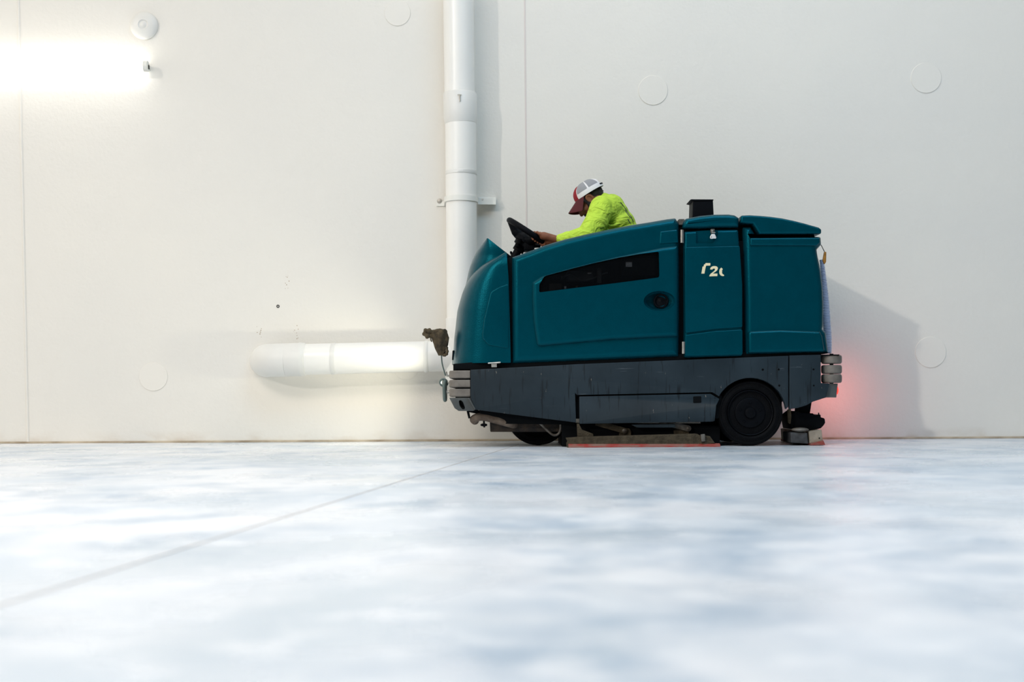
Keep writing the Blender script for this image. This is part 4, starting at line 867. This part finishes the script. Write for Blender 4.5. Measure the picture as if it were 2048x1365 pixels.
# trucker cap ------------------------------------------------------------------
ct = R(31); cf = Vector((-math.cos(ct), 0, -math.sin(ct))); cu = Vector((-math.sin(ct), 0, math.cos(ct))); cc = D(1178, 385.5) 
RX, RY, RZ = 0.102, 0.090, 0.079
def dome(phi, th, k=1.0, lift=0.0):
    # squarish crown profile
    c_t = math.cos(th) ** 0.85; s_t = abs(math.sin(th)) ** 0.95 * (1 if th >= 0 else -1)
    fx = 1.0 + 0.04 * max(0, math.cos(phi))
    return cc + cf * (RX * k + lift) * fx * c_t * math.cos(phi) + lt_ * (RY * k + lift) * c_t * math.sin(phi) + cu * (RZ * k + lift) * s_t
def patch(p0, p1, t0, t1, lift, nu=24, nv=10, thick=0.003, shape=None):
    bm = bmesh.new(); G0 = []; G1 = []
    for i in range(nu + 1):
        a = p0 + (p1 - p0) * i / nu; r0 = []; r1 = []
        for j in range(nv + 1):
            tt0 = t0(a) if callable(t0) else t0; tt1 = t1(a) if callable(t1) else t1
            t = tt0 + (tt1 - tt0) * j / nv
            r0.append(bm.verts.new(dome(a, t, 1, lift))); r1.append(bm.verts.new(dome(a, t, 1, lift - thick)))
        G0.append(r0); G1.append(r1)
    for G_, fl in ((G0, 0), (G1, 1)):
        for i in range(nu):
            for j in range(nv):
                q = (G_[i][j], G_[i + 1][j], G_[i + 1][j + 1], G_[i][j + 1]); bm.faces.new(q if not fl else q[::-1])
    for i in range(nu):
        bm.faces.new((G0[i][0], G1[i][0], G1[i + 1][0], G0[i + 1][0])); bm.faces.new((G0[i][nv], G0[i + 1][nv], G1[i + 1][nv], G1[i][nv]))
    for j in range(nv):
        bm.faces.new((G0[0][j], G0[0][j + 1], G1[0][j + 1], G1[0][j])); bm.faces.new((G0[nu][j], G1[nu][j], G1[nu][j + 1], G0[nu][j + 1]))
    return bm
hole = lambda a: R(34) * max(0.0, 1 - ((abs(a) - math.pi) / R(32)) ** 2) ** 0.5 if abs(abs(a) - math.pi) < R(32) else 0.0
capo = link('cap', patch(-math.pi, math.pi, lambda a: max(R(-4), hole(a) + (R(8) if hole(a) > 0 else 0)), R(89.5), 0.0, 96, 16), 'cap_white', DR, angle=60)
link('cap_band', patch(-math.pi, math.pi, R(-6), R(9), 0.0015, 72, 3, 0.002), 'cap_white', capo, angle=60)
link('cap_front_panel', patch(R(-36), R(36), R(-5), R(60), 0.0018, 24, 12), 'cap_red', capo, angle=60)
for s in (1, -1):
    for (p0, p1) in ((40, 86), (93, 138)):
        link('cap_mesh_panel', patch(R(p0) * s, R(p1) * s, R(15), R(72), 0.0014, 10, 10), 'cap_mesh', capo, angle=60)
# brim: wide, curved down at both sides
bm = bmesh.new(); T0 = []; T1 = []
for i in range(21):
    a = R(-62) + R(124) * i / 20; r0 = []; r1 = []
    root_ = dome(a, R(-4), 1, 0.0)
    for j in range(9):
        t = j / 8; ln = 0.088 * math.cos(a * 0.9) ** 0.6; q = root_ + (cf * math.cos(R(26)) - cu * math.sin(R(26))) * ln * t - cu * 0.062 * (abs(math.sin(a)) ** 2) * t + lt_ * 0.0 * t
        r0.append(bm.verts.new(q)); r1.append(bm.verts.new(q - cu * 0.003))
    T0.append(r0); T1.append(r1)
for T_, fl in ((T0, 0), (T1, 1)):
    for i in range(20):
        for j in range(8): q = (T_[i][j], T_[i + 1][j], T_[i + 1][j + 1], T_[i][j + 1]); bm.faces.new(q if not fl else q[::-1])
for i in range(20): bm.faces.new((T0[i][8], T0[i + 1][8], T1[i + 1][8], T1[i][8])); bm.faces.new((T0[i][0], T1[i][0], T1[i + 1][0], T0[i + 1][0]))
for j in range(8): bm.faces.new((T0[0][j], T0[0][j + 1], T1[0][j + 1], T1[0][j])); bm.faces.new((T0[20][j], T1[20][j], T1[20][j + 1], T0[20][j + 1]))
link('cap_brim', bm, 'brim', capo, angle=60)
bm = bmesh.new(); q = [dome(a, R(4), 1, 0.002) for a in [math.pi - R(38) + R(76) * k / 12 for k in range(13)]]; tube(bm, q, 0.0045, 8); link('cap_strap', bm, 'black', capo)
